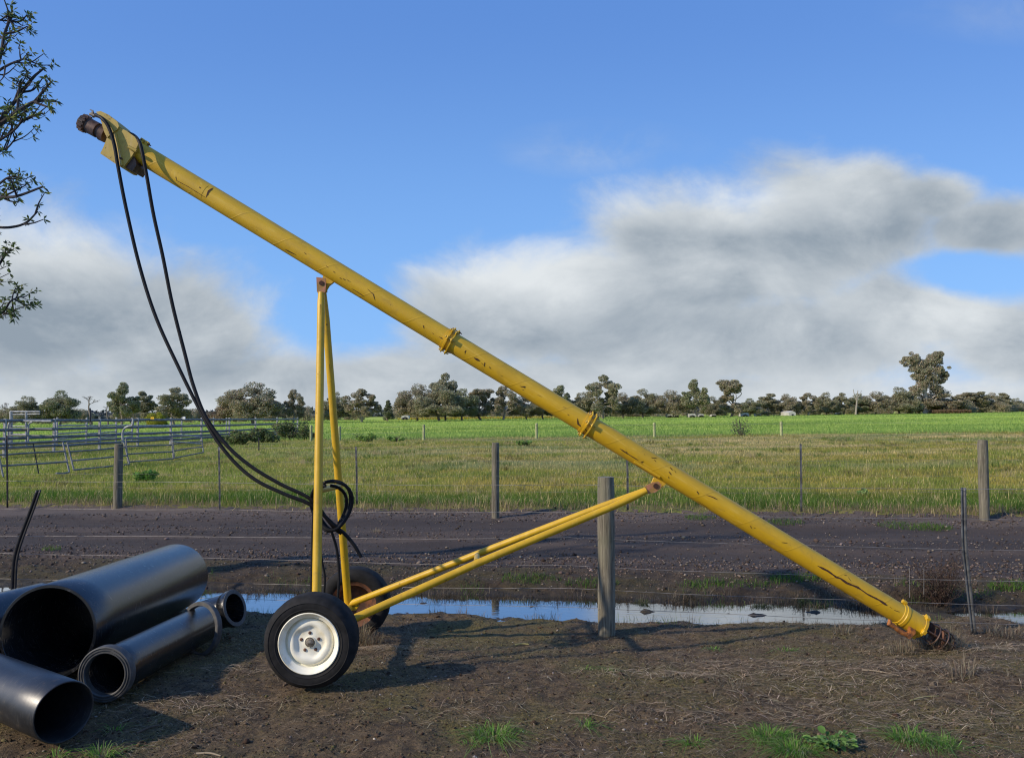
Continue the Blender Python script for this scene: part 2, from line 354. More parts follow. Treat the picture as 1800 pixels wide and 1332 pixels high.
def soil():
    m, t, b = mat('damp_soil'); g = t.node('ShaderNodeNewGeometry').outputs['Position']
    sp = t.node('ShaderNodeSeparateXYZ', ins={0: g})
    a = t.noise(g, 1.1, 5, .6); c2 = t.noise(g, 9, 6, .7); f = t.noise(g, 60, 6, .75); f2 = t.noise(g, 190, 4, .7)
    c = t.mix(t.ss(c2, .35, .65), (.050, .031, .014), (.165, .108, .050))
    c = t.mix(t.m('MULTIPLY', t.ss(a, .42, .60), .8), c, t.mix(t.ss(f, .35, .65), (.075, .060, .014), (.165, .132, .032)))
    c = t.mix(t.m('MULTIPLY', t.ss(f, .58, .72), .6), c, (.19, .135, .085)); c = t.mix(t.m('MULTIPLY', t.ss(f2, .62, .75), .5), c, (.27, .205, .13))
    c = t.mix(t.m('SUBTRACT', 1.0, t.ss(f2, .28, .42)), c, (.02, .013, .009))
    vm = t.node('ShaderNodeVectorMath', operation='SCALE', ins={0: c}); t.l.new(t.m('ADD', .50, t.m('MULTIPLY', t.ss(t.m('ADD', t.m('MULTIPLY', f, .5), t.m('MULTIPLY', f2, .5)), .38, .62), 1.05)), vm.inputs['Scale']); c = vm.outputs[0]
    tt = t.m('ADD', sp.outputs[1], t.m('MULTIPLY', sp.outputs[0], .1)); band = t.m('MULTIPLY', t.ss(tt, 7.4, 7.8), t.m('SUBTRACT', 1.0, t.ss(tt, 8.6, 9.1))); c = t.mix(t.m('MULTIPLY', band, .62), c, (.026, .018, .013))
    wet = t.m('SUBTRACT', 1.0, t.ss(sp.outputs[2], -.215, -.13))
    c = t.mix(t.m('MULTIPLY', wet, .75), c, (.014, .011, .008))
    t.l.new(c, b.inputs['Base Color']); t.l.new(t.m('SUBTRACT', .95, t.m('MULTIPLY', wet, .45)), b.inputs['Roughness'])
    h = t.m('ADD', t.m('MULTIPLY', c2, .5), t.m('ADD', t.m('MULTIPLY', f, .5), t.m('MULTIPLY', f2, .25)))
    bp = t.node('ShaderNodeBump', ins={'Strength': 1.0, 'Distance': .035, 'Height': h}); t.l.new(bp.outputs[0], b.inputs['Normal']); return m
def roadm():
    m, t, b = mat('gravel_track'); g = t.node('ShaderNodeNewGeometry').outputs['Position']
    lw = t.node('ShaderNodeMapping', ins={0: g, 2: (0, 0, rad(7)), 3: (.25, 1.6, 1)}).outputs[0]
    a = t.noise(lw, 1.2, 5, .6); f = t.noise(g, 28, 6, .75); f2 = t.noise(g, 90, 4, .7)
    c = t.mix(t.ss(a, .38, .62), (.038, .025, .017), (.088, .058, .038))
    c = t.mix(t.m('MULTIPLY', t.ss(f, .5, .7), .6), c, (.165, .125, .092)); c = t.mix(t.m('MULTIPLY', t.ss(f2, .6, .75), .5), c, (.27, .22, .19))
    c = t.mix(t.m('SUBTRACT', 1.0, t.ss(f2, .28, .42)), c, (.02, .015, .014))
    sp = t.node('ShaderNodeSeparateXYZ', ins={0: g}); tt = t.m('ADD', sp.outputs[1], t.m('MULTIPLY', sp.outputs[0], .135)); tt = t.m('ADD', tt, t.m('MULTIPLY', t.m('SUBTRACT', a, .5), .8))
    tr1 = t.m('SUBTRACT', 1.0, t.ss(t.m('ABSOLUTE', t.m('SUBTRACT', tt, 9.9)), .25, .6)); tr2 = t.m('SUBTRACT', 1.0, t.ss(t.m('ABSOLUTE', t.m('SUBTRACT', tt, 11.9)), .3, .8)); tk = t.m('MAXIMUM', tr1, tr2)
    c = t.mix(t.m('MULTIPLY', tk, .6), c, (.042, .028, .019)); ed = t.ss(tt, 12.3, 12.9); c = t.mix(t.m('MULTIPLY', ed, .45), c, (.16, .125, .10))
    t.l.new(c, b.inputs['Base Color']); b.inputs['Roughness'].default_value = .9
    bp = t.node('ShaderNodeBump', ins={'Strength': .9, 'Distance': .03, 'Height': t.m('ADD', f, t.m('MULTIPLY', f2, .4))}); t.l.new(bp.outputs[0], b.inputs['Normal']); return m
def turf(name, c0, c1, c2, sx=.3, far=False):
    m, t, b = mat(name); g = t.node('ShaderNodeNewGeometry').outputs['Position']
    a = t.noise(t.node('ShaderNodeMapping', ins={0: g, 3: (.35, 1, 1)}).outputs[0], sx, 6, .65); f = t.noise(g, 6 if not far else 1.2, 6, .75)
    c = t.mix(t.ss(a, .4, .6), c0, c1); c = t.mix(t.m('MULTIPLY', t.ss(f, .45, .7), .6), c, c2)
    t.l.new(c, b.inputs['Base Color']); b.inputs['Roughness'].default_value = .9; b.inputs['Specular IOR Level'].default_value = .1
    bp = t.node('ShaderNodeBump', ins={'Strength': .6, 'Distance': .1, 'Height': f}); t.l.new(bp.outputs[0], b.inputs['Normal']); return m
def waterm():
    m, t, b = mat('puddle_water'); g = t.node('ShaderNodeNewGeometry').outputs['Position']
    b.inputs['Base Color'].default_value = (.012, .011, .009, 1); b.inputs['Roughness'].default_value = .03; b.inputs['IOR'].default_value = 1.6
    b.inputs['Specular IOR Level'].default_value = 1.0; b.inputs['Coat Weight'].default_value = 1.0; b.inputs['Coat Roughness'].default_value = .02; b.inputs['Coat IOR'].default_value = 2.6
    n = t.noise(t.node('ShaderNodeMapping', ins={0: g, 3: (1, 3, 1)}).outputs[0], 7, 3, .5)
    bp = t.node('ShaderNodeBump', ins={'Strength': .12, 'Distance': .006, 'Height': n}); t.l.new(bp.outputs[0], b.inputs['Normal']); t.l.new(bp.outputs[0], b.inputs['Coat Normal']); return m

# ------------------------------------------------------------------ the ground
def sheet(name, t0, t1, nt, u0, u1, nu, m, dz=0, k=3.0, geo=False):
    if geo: ts = np.geomspace(t0, t1, nt)
    else: ts = np.linspace(t0, t1, nt)
    us = np.linspace(u0, u1, nu); Tt, Uu = np.meshgrid(ts, us, indexing='ij'); x = Uu*(Tt+k)
    y = Tt.copy()
    for _ in range(6): y = Tt-(tcoord(x, y)-y)
    z = H(x, y)+dz; V = np.stack((x, y, z), -1).reshape(-1, 3)
    i, j = np.meshgrid(np.arange(nt-1), np.arange(nu-1), indexing='ij'); a = (i*nu+j).ravel()
    o = MB().add(V, np.stack((a, a+1, a+nu+1, a+nu), 1)).build(name, m, sharp=0); props(o, kind='structure'); return o
SOIL = soil(); ROAD = roadm()
VERGE = turf('rough_pasture', (.20, .18, .045), (.14, .17, .04), (.32, .26, .09))
CROP = turf('green_crop', (.44, .52, .09), (.26, .36, .06), (.58, .64, .13), .06, True)
sheet('ground', -3, 2.6, 60, -1.6, 1.6, 120, SOIL, -.004, k=7)
sheet('ground', 2.58, 8.75, 520, -1.05, 1.05, 900, SOIL)
sheet('road', 8.7, 13.35, 220, -1.15, 1.15, 620, ROAD, -.004)
sheet('grass_verge', 13.25, 54, 160, -1.3, 1.3, 500, VERGE, -.004, geo=True)
sheet('crop_field', 53.6, 2500, 120, -1.8, 1.8, 240, CROP, -.02, geo=True)
wv = []
for x in np.linspace(-9, 9, 60):
    for t_ in (6.6, 8.6): wv.append((x, t_-.1*x, ZW))
a = np.arange(59)*2
o = MB().add(wv, np.stack((a, a+2, a+3, a+1), 1)).build('puddle', waterm(), smooth=False); props(o, kind='structure')
# dirty puddle corner bottom left
gp = Gp(40, 1326); gp[2] -= .006

# ------------------------------------------------------------------ blades, straw, stones
def blades(mb, x, y, h, wd, col, lean=.5, z=None, az=None, droop=1.0):
    n = len(x); az = R.uniform(0, 2*np.pi, n) if az is None else az
    if z is None: z = H(x, y)
    d = np.stack((np.cos(az), np.sin(az), np.zeros(n)), 1)
    fa = az+np.pi/2+R.normal(0, .6, n); s = np.stack((np.cos(fa), np.sin(fa), np.zeros(n)), 1)*(wd/2)[:, None]
    ln = np.abs(R.normal(0, lean, n))+.05; b = np.stack((x, y, z-.01), 1); up = np.array((0, 0, 1.))
    m1 = b+up*(h*.6)[:, None]+d*(h*ln*.35)[:, None]; tip = b+up*(h*np.maximum(.15, 1-ln*.35*droop))[:, None]+d*(h*ln)[:, None]
    V = np.stack((b-s, b+s, m1-s*.8, m1+s*.8, tip), 1).reshape(-1, 3); i = np.arange(n)*5
    mb.add(V, [np.stack((i, i+1, i+3, i+2), 1), np.stack((i+2, i+3, i+4), 1)], col=np.repeat(col, 5, 0))
def colmix(cols, n, jit=.25):
    c = np.array(cols)[R.integers(0, len(cols), n)]; return c*R.uniform(1-jit, 1+jit, (n, 1))*R.uniform(.93, 1.07, (n, 3))
def field_pts(n, d0, d1, umax=.78):
    D = np.exp(R.uniform(np.log(d0), np.log(d1), n)); u = R.uniform(-umax, umax, n); return u*D, D
# verge grass
mb = MB(); x, D = field_pts(420000, 12, 53); t_ = tcoord(x, D); k = t_ > 13.05+R.random(len(x))*.35; x, D, t_ = x[k], D[k], t_[k]
keep = R.random(len(x)) < np.where(t_ < 13.7, .35+.6*fbm(x, D, 2, 2, 4), 1); x, D, t_ = x[keep], D[keep], t_[keep]
n = len(x); pn = fbm(x*.35, D, .35, 4, 11); p2 = fbm(x*.5, D, .9, 3, 23); u_ = x/D
green = np.array((.27, .34, .055)); lush = np.array((.10, .20, .022)); olive = np.array((.50, .41, .085)); straw = np.array((.72, .56, .26)); grey = np.array((.36, .39, .20))
col = np.tile(olive, (n, 1))
def blend(c, tgt, a): return c*(1-a[:, None])+tgt*a[:, None]
col = blend(col, green, sst(p2, .40, .62)*.8)
col = blend(col, grey, sst(pn, .52, .66)*sst(D, 17, 26)*.8)
col = blend(col, straw, sst(fbm(x*.3, D, .5, 3, 31), .48, .62)*sst(D, 20, 32)*(.45+.55*sst(u_, -.2, .3)))
col = blend(col, green*1.1, (1-sst(u_, -.45, -.05))*sst(D, 15, 22)*.8)
col = blend(col, lush, (1-sst(t_+1.6*(pn-.5), 15.2, 17.4))*.93)
dry = (1-sst(t_+.7*(p2-.5), 13.35, 13.95))*.9; col = blend(col, np.array((.30, .215, .135)), np.where(R.random(n) < dry, 1., 0.))
spk = R.random(n) < .10; col[spk] = straw*1.15
col *= R.uniform(.7, 1.3, (n, 1))
h = R.uniform(.05, .15, n)*(.35+1.3*p2)*np.where(t_ < 13.6, .8, 1)*(1+.5*(1-sst(t_, 15, 17))); wd = R.uniform(.004, .008, n)*(D/13)**.75
h *= np.where((D > 44), .7, 1)
blades(mb, x, D, h, wd, col, .8)
nt_ = 900; Dc = np.exp(R.uniform(np.log(13.2), np.log(45), nt_)); xc = R.uniform(-.76, .76, nt_)*Dc; kk = 46
x = np.repeat(xc, kk)+R.normal(0, .12, nt_*kk)*np.repeat(R.uniform(.5, 2.2, nt_), kk); D = np.repeat(Dc, kk)+R.normal(0, .10, nt_*kk)*np.repeat(R.uniform(.5, 1.6, nt_), kk)
tc_ = np.array([(.16, .24, .035), (.24, .30, .05), (.38, .33, .10), (.55, .44, .22), (.20, .17, .06), (.13, .20, .04)])[np.repeat(R.integers(0, 6, nt_), kk)]*R.uniform(.7, 1.25, (nt_*kk, 1))
ok = tcoord(x, D) > 13.2; x, D, tc_ = x[ok], D[ok], tc_[ok]; blades(mb, x, D, np.repeat(R.uniform(.10, .26, nt_), kk)[ok]*R.uniform(.6, 1.1, len(x)), R.uniform(.004, .008, len(x))*(D/13)**.75, tc_, .6)
o = mb.build('pasture_grass', GRASS, sharp=0); props(o, 'rough green, olive and straw coloured grass between the dirt track and the crop', 'grass', kind='stuff')
# crop
mb = MB(); x, D = field_pts(150000, 50, 215); t_ = D; n = len(x); pn = fbm(x*.25, D, .06, 4, 41); p2 = fbm(x*.6, D, .35, 3, 43)
col = np.tile(np.array((.38, .52, .11)), (n, 1)); col = blend(col, np.array((.19, .31, .075)), sst(pn, .50, .62)*.75)
band = sst(D, 62, 70)*(1-sst(D, 95, 112))*(1-.7*sst(x/D, .30, .45)); col = blend(col, np.array((.17, .26, .05)), band*.6*sst(p2, .2, .6))
col = blend(col, np.array((.48, .62, .15)), sst(p2, .55, .75)*.7); col *= R.uniform(.8, 1.2, (n, 1))
blades(mb, x, D, R.uniform(.10, .22, n)*np.where(D < 60, 1.3, 1), R.uniform(.02, .035, n)*(D/50)**1.05, col, .5)
o = mb.build('crop_blades', GRASS, sharp=0); props(o, 'bright green young cereal crop filling the far paddock', 'crop', kind='stuff')
# sparse grass along the ditch and the track
mb = MB()
def patch(cx, cy, rx, ry, n, h0, h1, cols, w0=.004, w1=.007, lean=.6, wet=False):
    c = Gp(cx, cy) if cy is not None else cx
    a = R.uniform(0, 2*np.pi, n); r = np.sqrt(R.random(n)); x = c[0]+r*np.cos(a)*rx; y = c[1]+r*np.sin(a)*ry
    z = np.maximum(H(x, y), ZW-.02) if wet else None
    blades(mb, x, y, R.uniform(h0, h1, n), R.uniform(w0, w1, n), colmix(cols, n), lean, z=z)
GR = [(.10, .20, .025), (.07, .15, .02), (.14, .22, .04)]; DR = [(.26, .20, .13), (.18, .135, .085), (.30, .25, .17)]; DK = [(.05, .055, .025), (.08, .07, .03)]
for px, py, rx, ry, n in ((930, 1018, .35, .12, 260), (1040, 1025, .3, .1, 200), (1230, 1030, .25, .1, 120), (1290, 1028, .5, .12, 260), (1400, 1018, .3, .12, 340), (1660, 1040, .5, .15, 240),
                      (1785, 1033, .3, .12, 420), (1230, 910, .25, .2, 240), (1600, 925, .5, .25, 420), (1380, 918, .3, .2, 240), (90, 965, .12, .1, 60), (1640, 928, .3, .2, 240)):
    patch(px, py, rx, ry, n, .03, .09, GR)
for i in range(150):
    xx = R.uniform(-3.2, 4.6); tt = 7.92+R.normal(0, .09); patch((xx, tt-.1*xx), None, R.uniform(.04, .22), .04, int(R.integers(12, 40)), .03, .13, [[(.07, .05, .03), (.12, .085, .05), (.05, .045, .02)], DR][int(R.random() < .2)], .0025, .0045, 1.1, True)
for i in range(120):
    xx = R.uniform(-4.8, 5.6); tt = R.choice([7.1, 7.95, 8.15])+R.normal(0, .12)
    patch((xx, tt-.1*xx), None, R.uniform(.05, .3), R.uniform(.04, .1), int(R.integers(10, 45)), .03, .13, [DR, DK, GR][int(R.integers(0, 3))], .002, .004, .9, True)
o = mb.build('ditch_grass', GRASS, sharp=0); props(o, 'thin green and dead grass growing along the wet ditch and track edge', 'grass', kind='stuff')
# straw litter and stones on the near ground
def strips(mb, x, y, L, wd, col, lift=.004):
    n = len(x); az = R.normal(0, .6, n)+np.where(R.random(n) < .4, R.uniform(0, 3.1, n), 0); k = R.normal(0, .15, n)
    pts = []
    for s in (-.5, 0, .5):
        a = az+k*s; px_ = x+np.cos(az)*L*s-np.sin(az)*L*k*(s*s)*.5; py_ = y+np.sin(az)*L*s+np.cos(az)*L*k*(s*s)*.5
        pts.append(np.stack((px_, py_, H(px_, py_)+lift+R.uniform(0, .012, n)), 1))
    sd_ = np.stack((-np.sin(az), np.cos(az), np.zeros(n)), 1)*(wd/2)[:, None]
    V = np.stack((pts[0]-sd_*.5, pts[0]+sd_*.5, pts[1]-sd_, pts[1]+sd_, pts[2]-sd_*.4, pts[2]+sd_*.4), 1); V[:, 2:4, 2] += .004
    i = np.arange(n)*6; mb.add(V.reshape(-1, 3), [np.stack((i, i+1, i+3, i+2), 1), np.stack((i+2, i+3, i+5, i+4), 1)], col=np.repeat(col, 6, 0))
mb = MB(); n = 110000; D = 2.55+(R.random(n)**.8)*4.4; x = R.uniform(-.85, .85, n)*(D+.5)
den = fbm(x, D, 1.2, 4, 51)+.16*sst(x, -.3, 1.2)*(1-.6*sst(D, 5.6, 6.3)*(1-sst(x, 2.4, 3))); k = R.random(n) < sst(den, .38, .68)*.8+.04; x, D = x[k], D[k]; n = len(x)
strips(mb, x, D, R.uniform(.012, .06, n)*(1+1.2*(R.random(n) < .05)), R.uniform(.0010, .0028, n), colmix([(.26, .19, .115), (.17, .115, .065), (.10, .065, .036), (.38, .30, .20), (.13, .088, .05)], n))
for cx, cy, rx, ry, n in ((1240, 1190, 1.0, .16, 260), (1330, 1170, .9, .14, 260), (1180, 1185, .55, .10, 160), (1600, 1180, 1.0, .3, 520), (1700, 1140, .8, .15, 420), (1480, 1215, .9, .25, 300), (1380, 1260, 1.0, .2, 260), (420, 1180, .5, .12, 120), (330, 1240, .6, .2, 160), (650, 1140, .3, .12, 160), (900, 1260, 1.2, .3, 160), (1690, 1260, .8, .3, 260)):
    n = int(n*1.15); c = Gp(cx, cy); a = R.normal(0, .5, (n, 2)); strips(mb, c[0]+a[:, 0]*rx, c[1]+a[:, 1]*ry, R.uniform(.03, .13, n), R.uniform(.0014, .0042, n), colmix([(.44, .33, .20), (.31, .23, .14), (.54, .42, .27), (.19, .13, .075)], n), .008)
o = mb.build('straw_litter', STRAW, sharp=0); props(o, 'dead straw and stalks strewn over the muddy foreground', 'straw', kind='stuff')
OCT = np.array([(1, 0, 0), (-1, 0, 0), (0, 1, 0), (0, -1, 0), (0, 0, 1), (0, 0, -1), (.6, .6, .5), (-.6, .55, .5), (.6, -.6, .5), (-.6, -.6, .45)], float)
OF = np.array([(0, 6, 8), (6, 4, 8), (6, 2, 7), (6, 7, 4), (7, 1, 9), (7, 9, 4), (9, 3, 8), (9, 8, 4), (0, 2, 6), (2, 1, 7), (1, 3, 9), (3, 0, 8), (0, 5, 2), (2, 5, 1), (1, 5, 3), (3, 5, 0)])
def stones(mb, x, y, s, col):
    n = len(x); a = R.uniform(0, 6.28, n); V = OCT[None]*R.uniform(.65, 1.3, (n, 10, 1)); sc = np.stack((s, s*R.uniform(.5, 1, n), s*R.uniform(.4, .8, n)), 1); V = V*sc[:, None]
    c, s_ = np.cos(a)[:, None], np.sin(a)[:, None]; X = V[..., 0]*c-V[..., 1]*s_; Y = V[..., 0]*s_+V[..., 1]*c
    V = np.stack((X+x[:, None], Y+y[:, None], V[..., 2]+(H(x, y)+s*.15)[:, None]), -1)
    mb.add(V.reshape(-1, 3), (OF[None]+10*np.arange(n)[:, None, None]).reshape(-1, 3), col=np.repeat(col, 10, 0))
mb = MB(); n = 75000; D = 2.55+R.random(n)*4.6; x = R.uniform(-.85, .85, n)*(D+.5)
stones(mb, x, D, R.lognormal(-5.65, .55, n), colmix([(.05, .03, .017), (.10, .066, .038), (.16, .115, .072), (.03, .02, .013), (.11, .09, .035)], n))
n = 300; D = 2.6+R.random(n)*4; x = R.uniform(-.85, .85, n)*D; stones(mb, x, D, R.uniform(.005, .012, n), colmix([(.4, .36, .3), (.25, .21, .17)], n))
o = mb.build('soil_crumbs', STONE, sharp=0, smooth=False); props(o, 'brown soil crumbs and small pale stones on the foreground', 'soil', kind='stuff')
mb = MB(); n = 52000; D = 7.6+R.random(n)*6.2; x = R.uniform(-.8, .8, n)*(D+.5); t_ = tcoord(x, D)
edge_ = .10+.9*(np.exp(-((t_-8.9)/.6)**2)+np.exp(-((t_-12.9)/.45)**2)+.35*np.exp(-((t_-10.9)/.4)**2)+.7*sst(x/D, .25, .6)*np.exp(-((t_-9.2)/1.0)**2)); k = (R.random(n) < edge_) & (t_ > 8.0) & (t_ < 13.6); x, D = x[k], D[k]; n = len(x)
stones(mb, x, D, R.lognormal(-4.75, .45, n), colmix([(.075, .052, .038), (.115, .082, .062), (.048, .033, .025), (.165, .125, .095), (.22, .175, .14)], n))
o = mb.build('gravel', STONE, sharp=0, smooth=False); props(o, 'loose purplish brown gravel along the dirt track', 'gravel', kind='stuff')

# ------------------------------------------------------------------ THE AUGER
YA = 5.6
A0 = P(238, 263.7, YA); B0 = P(1612, 1097.3, YA); AX = (B0-A0)/np.linalg.norm(B0-A0); RT = .0745
FR = frame(AX)
def on_axis(px): return A0+(B0-A0)*((px-238)/(1612-238))
axle_x = -1.27; NW = P(542.5, 1131, 4.72); FW = np.array((P(624, 1052, 6.33)[0], 6.33, .285-.13))
root = empty('grain_auger', (axle_x, 5.55, 0), 'long yellow portable grain auger with scratched tube propped on a two wheeled frame', 'grain auger')
rl = np.array(root.location)
def framed(name, mb_, mats, o_, Rm, parent=root, **kw):
    me = mb_.mesh(name, mats, 0, **kw); ob = bpy.data.objects.new(name, me); link(ob); ob.parent = parent
    ob.location = np.array(o_)-wloc(parent); ob.rotation_euler = Matrix(Rm.tolist()).to_euler(); return ob
def marks_on(mb_, o_, polylines):
    """rust marks lying on the tube surface: photo polylines cast onto the cylinder"""
    Ri = FR.T
    for pts, wd in polylines:
        S = []
        pp = []
        for (a, b), (c, d) in zip(pts[:-1], pts[1:]):
            k_ = max(1, int(math.hypot(c-a, d-b)/5))
            pp += [(a+(c-a)*i/k_, b+(d-b)*i/k_) for i in range(k_)]
        pp.append(pts[-1])
        for a, b in pp:
            dr = P(a, b, 1.)-CAM; o2 = Ri@(CAM-o_); d2 = Ri@dr; rr = RT+.0022
            qa = d2[0]**2+d2[1]**2; qb = 2*(o2[0]*d2[0]+o2[1]*d2[1]); qc = o2[0]**2+o2[1]**2-rr*rr; disc = qb*qb-4*qa*qc
            if disc < 0: continue
            k_ = (-qb-math.sqrt(disc))/(2*qa); S.append(o2+d2*k_)
        if len(S) < 2: continue
        S = np.array(S); tg = np.gradient(S, axis=0); nm = S.copy(); nm[:, 2] = 0; nm /= np.linalg.norm(nm, axis=1)[:, None]
        sd2 = np.cross(tg, nm); sd2 /= np.linalg.norm(sd2, axis=1)[:, None]; ww = wd*.85*R.uniform(.6, 1.3, len(S)); ww[0] *= .3; ww[-1] *= .3
        V_ = np.concatenate((S-sd2*ww[:, None], S+sd2*ww[:, None])); m_ = len(S); i = np.arange(m_-1)
        mb_.add(V_, np.stack((i, i+1, i+1+m_, i+m_), 1), mi=1)
MK = {0: [([(311, 318), (309, 312), (313, 304)], .006), ([(309, 317), (330, 328), (362, 348)], .0025), ([(362, 347), (367, 336), (375, 330)], .008), ([(350, 329), (353, 331)], .012), ([(500, 438), (520, 448)], .004),
          ([(535, 444), (538, 447)], .008), ([(597, 488), (600, 490)], .010), ([(603, 490), (607, 492)], .008), ([(610, 492), (615, 495)], .007), ([(646, 508), (656, 517), (659, 528)], .003), ([(744, 572), (745, 577)], .010),
          ([(772, 592), (784, 599)], .006), ([(586, 477), (588, 479)], .008), ([(420, 392), (424, 394)], .004), ([(450, 404), (452, 406)], .004), ([(573, 467), (577, 470)], .004), ([(760, 585), (762, 587)], .004), ([(618, 507), (640, 521)], .003)],
      1: [([(833, 629), (843, 634)], .010), ([(846, 638), (850, 641)], .007), ([(851, 644), (852, 637)], .013), ([(860, 644), (862, 648)], .008), ([(816, 619), (819, 616), (817, 622)], .006), ([(914, 679), (923, 680), (922, 683)], .006), ([(917, 684), (921, 686)], .005),
          ([(1015, 735), (1016, 745), (1022, 750), (1028, 753), (1033, 760)], .006), ([(998, 728), (1000, 730)], .008), ([(880, 660), (884, 661)], .003), ([(990, 715), (995, 717)], .003), ([(945, 694), (952, 697)], .004)],
      2: [([(1089, 788), (1101, 796), (1122, 809)], .0045), ([(1101, 793), (1102, 797)], .008), ([(1126, 812), (1131, 811), (1128, 814)], .008), ([(1132, 798), (1133, 799)], .010), ([(1145, 804), (1154, 805)], .007), ([(1150, 808), (1153, 811)], .009),
          ([(1178, 821), (1182, 826)], .010), ([(1176, 829), (1180, 834)], .012), ([(1175, 837), (1176, 841)], .009), ([(1186, 826), (1188, 831)], .006), ([(1225, 863), (1228, 868)], .010), ([(1242, 870), (1252, 873), (1262, 878)], .003),
          ([(1117, 816), (1150, 835), (1160, 845)], .004), ([(1319, 924), (1321, 928)], .007), ([(1325, 927), (1328, 928)], .006), ([(1437, 994), (1455, 1003), (1470, 1014), (1477, 1016), (1488, 1024), (1508, 1032), (1525, 1044), (1545, 1054), (1560, 1064)], .0075),
          ([(1564, 1066), (1568, 1069)], .006), ([(1572, 1072), (1581, 1075)], .007), ([(1484, 1010), (1489, 1011)], .007), ([(1491, 1014), (1496, 1021)], .006), ([(1374, 953), (1384, 954)], .004), ([(1225, 880), (1245, 893)], .003)]}
MARK_ENDS = [238, 800, 1043, 1590]
for i in range(3):
    p0, p1 = on_axis(MARK_ENDS[i]), on_axis(MARK_ENDS[i+1]); L = np.linalg.norm(p1-p0); mb = MB()
    zs = np.linspace(0, L, 60); th = np.arange(64)*2*np.pi/64; V_ = []
    for z_ in zs:
        rr = RT+.0003*np.sin(z_*9+i)+.0003*np.cos(3*th+z_*4)
        V_.append(np.stack((rr*np.cos(th), rr*np.sin(th), np.full(64, z_)), 1))
    k = np.arange(64); k2 = (k+1) % 64
    mb.add(np.concatenate(V_), [np.concatenate([np.stack((a*64+k, a*64+k2, (a+1)*64+k2, (a+1)*64+k), 1) for a in range(59)]), k[::-1][None], (k+59*64)[None]])
    marks_on(mb, p0, MK[i]); framed('tube', mb, [YTUBE, CHIP], p0, FR)
def bolt(p, d, r=.009, L=.05, parent=None, m=None):
    mb_ = MB(); d = np.array(d, float); d /= np.linalg.norm(d); p = np.array(p)
    mb_.add(*lathe([(0, -L/2), (r, -L/2), (r, -L/2+.012), (r*.55, -L/2+.012), (r*.55, L/2-.016), (r*.95, L/2-.016), (r*.95, L/2-.006), (r*.5, L/2-.006), (r*.5, L/2+.006), (0, L/2+.006)], p, d, 6))
    return mb_.build('bolt', m or RUST, parent, smooth=False)
def radial(a): return FR[:, 0]*math.cos(a)+FR[:, 1]*math.sin(a)
def flange(px, shift=0):
    c = on_axis(px); mb = MB(); r0 = RT-.002; r1 = RT+.014
    for s_ in (-.022, .012):
        mb.add(*lathe([(r0, s_), (r1, s_), (r1, s_+.010), (r0, s_+.010)], c, AX, 48, True))
        mb.add(*lathe([(r0, s_+.01), (r1-.008, s_+.01), (r0+.002, s_+.028 if s_ > 0 else s_+.012)], c, AX, 48))
    mb.add(*lathe([(r0, -.045), (RT+.006, -.045), (RT+.006, -.02), (r0, -.02)], c, AX, 48, True))
    ang = [a_ for a_ in np.radians((-95, -20, 40, 95, 160, 220))]
    for a_ in ang:
        rr = radial(a_); q = c+rr*(RT+.018)
        for s_ in (-.017, .017):
            mb.add(*bbox(q+AX*s_, (.03, .034, .011), np.stack((rr, np.cross(AX, rr), AX), 1), .003))
    f = mb.build('joint_flange', YEL, root)
    for a_ in ang: bolt(c+radial(a_)*(RT+.022), AX, .0085, .075, f, YPALE if math.sin(a_) < 0 else RUST)
flange(800); flange(1043)
# lower collar
c = on_axis(1583); mb = MB(); mb.add(*lathe([(RT-.002, -.02), (RT+.004, -.016), (RT+.005, .0), (RT+.0095, .004), (RT+.0095, .026), (RT+.0055, .028), (RT+.0055, .15), (RT+.011, .152), (RT+.011, .172), (RT-.01, .172), (RT-.012, .1)], c, AX, 64))
for a_ in np.radians((-150, -75, 0, 100, 200)):
    rr = radial(a_); mb.add(*bbox(c+AX*.16+rr*(RT+.014), (.026, .032, .03), np.stack((rr, np.cross(AX, rr), AX), 1), .004))
col_ = mb.build('collar', YEL, root)
q = P(1590, 1058, YA); mb = MB(); mb.add(*lathe([(0, -.02), (.014, -.018), (.017, 0), (.014, .016), (0, .02)], q, AX, 16)); mb.build('clamp_knob', YEL, col_)
# drag bracket under the collar
mb = MB(); a_ = P(1566, 1096, 5.53); b_ = P(1600, 1118, 5.53)
mb.add(*tube([a_, (a_+b_)/2+(0, 0, -.012), b_], [.016, .018, .014], 12)); mb.add(*tube([P(1564, 1088, 5.53), P(1563, 1096, 5.53), P(1570, 1101, 5.53)], [.010, .018, .015], 10))
mb.add(*prism([(1600, 1101), (1609, 1106), (1610, 1113), (1599, 1123), (1595, 1117), (1601, 1112)], 5.51, 5.56)); mb.build('skid_bracket', ORUST, root)
# intake: shaft, flighting and guard rods half buried in straw
mb = MB(); e0 = on_axis(1618); mb.add(*tube([e0, e0+AX*.24], .017, 12))
m_ = 60; th = np.linspace(0, 2*np.pi*2.4, m_); hz = np.linspace(.02, .21, m_)
for sgn, off in ((1, 0), (-1, .004)):
    Vi = np.array([e0+AX*(hz_+off)+radial(t__)*.017 for hz_, t__ in zip(hz, th)]); Vo = np.array([e0+AX*(hz_+off)+radial(t__)*.062 for hz_, t__ in zip(hz, th)])
    i = np.arange(m_-1); mb.add(np.concatenate((Vi, Vo)), np.stack((i, i+1, i+1+m_, i+m_), 1))
mb.build('screw', RUST, root)
mb = MB()
for a_ in np.radians((-90, -30, 35, 90, 150, 210)):
    rr = radial(a_); mb.add(*tube([on_axis(1618)+rr*.07, on_axis(1618)+rr*.075+AX*.2, on_axis(1618)+rr*.045+AX*.25], .006, 8))
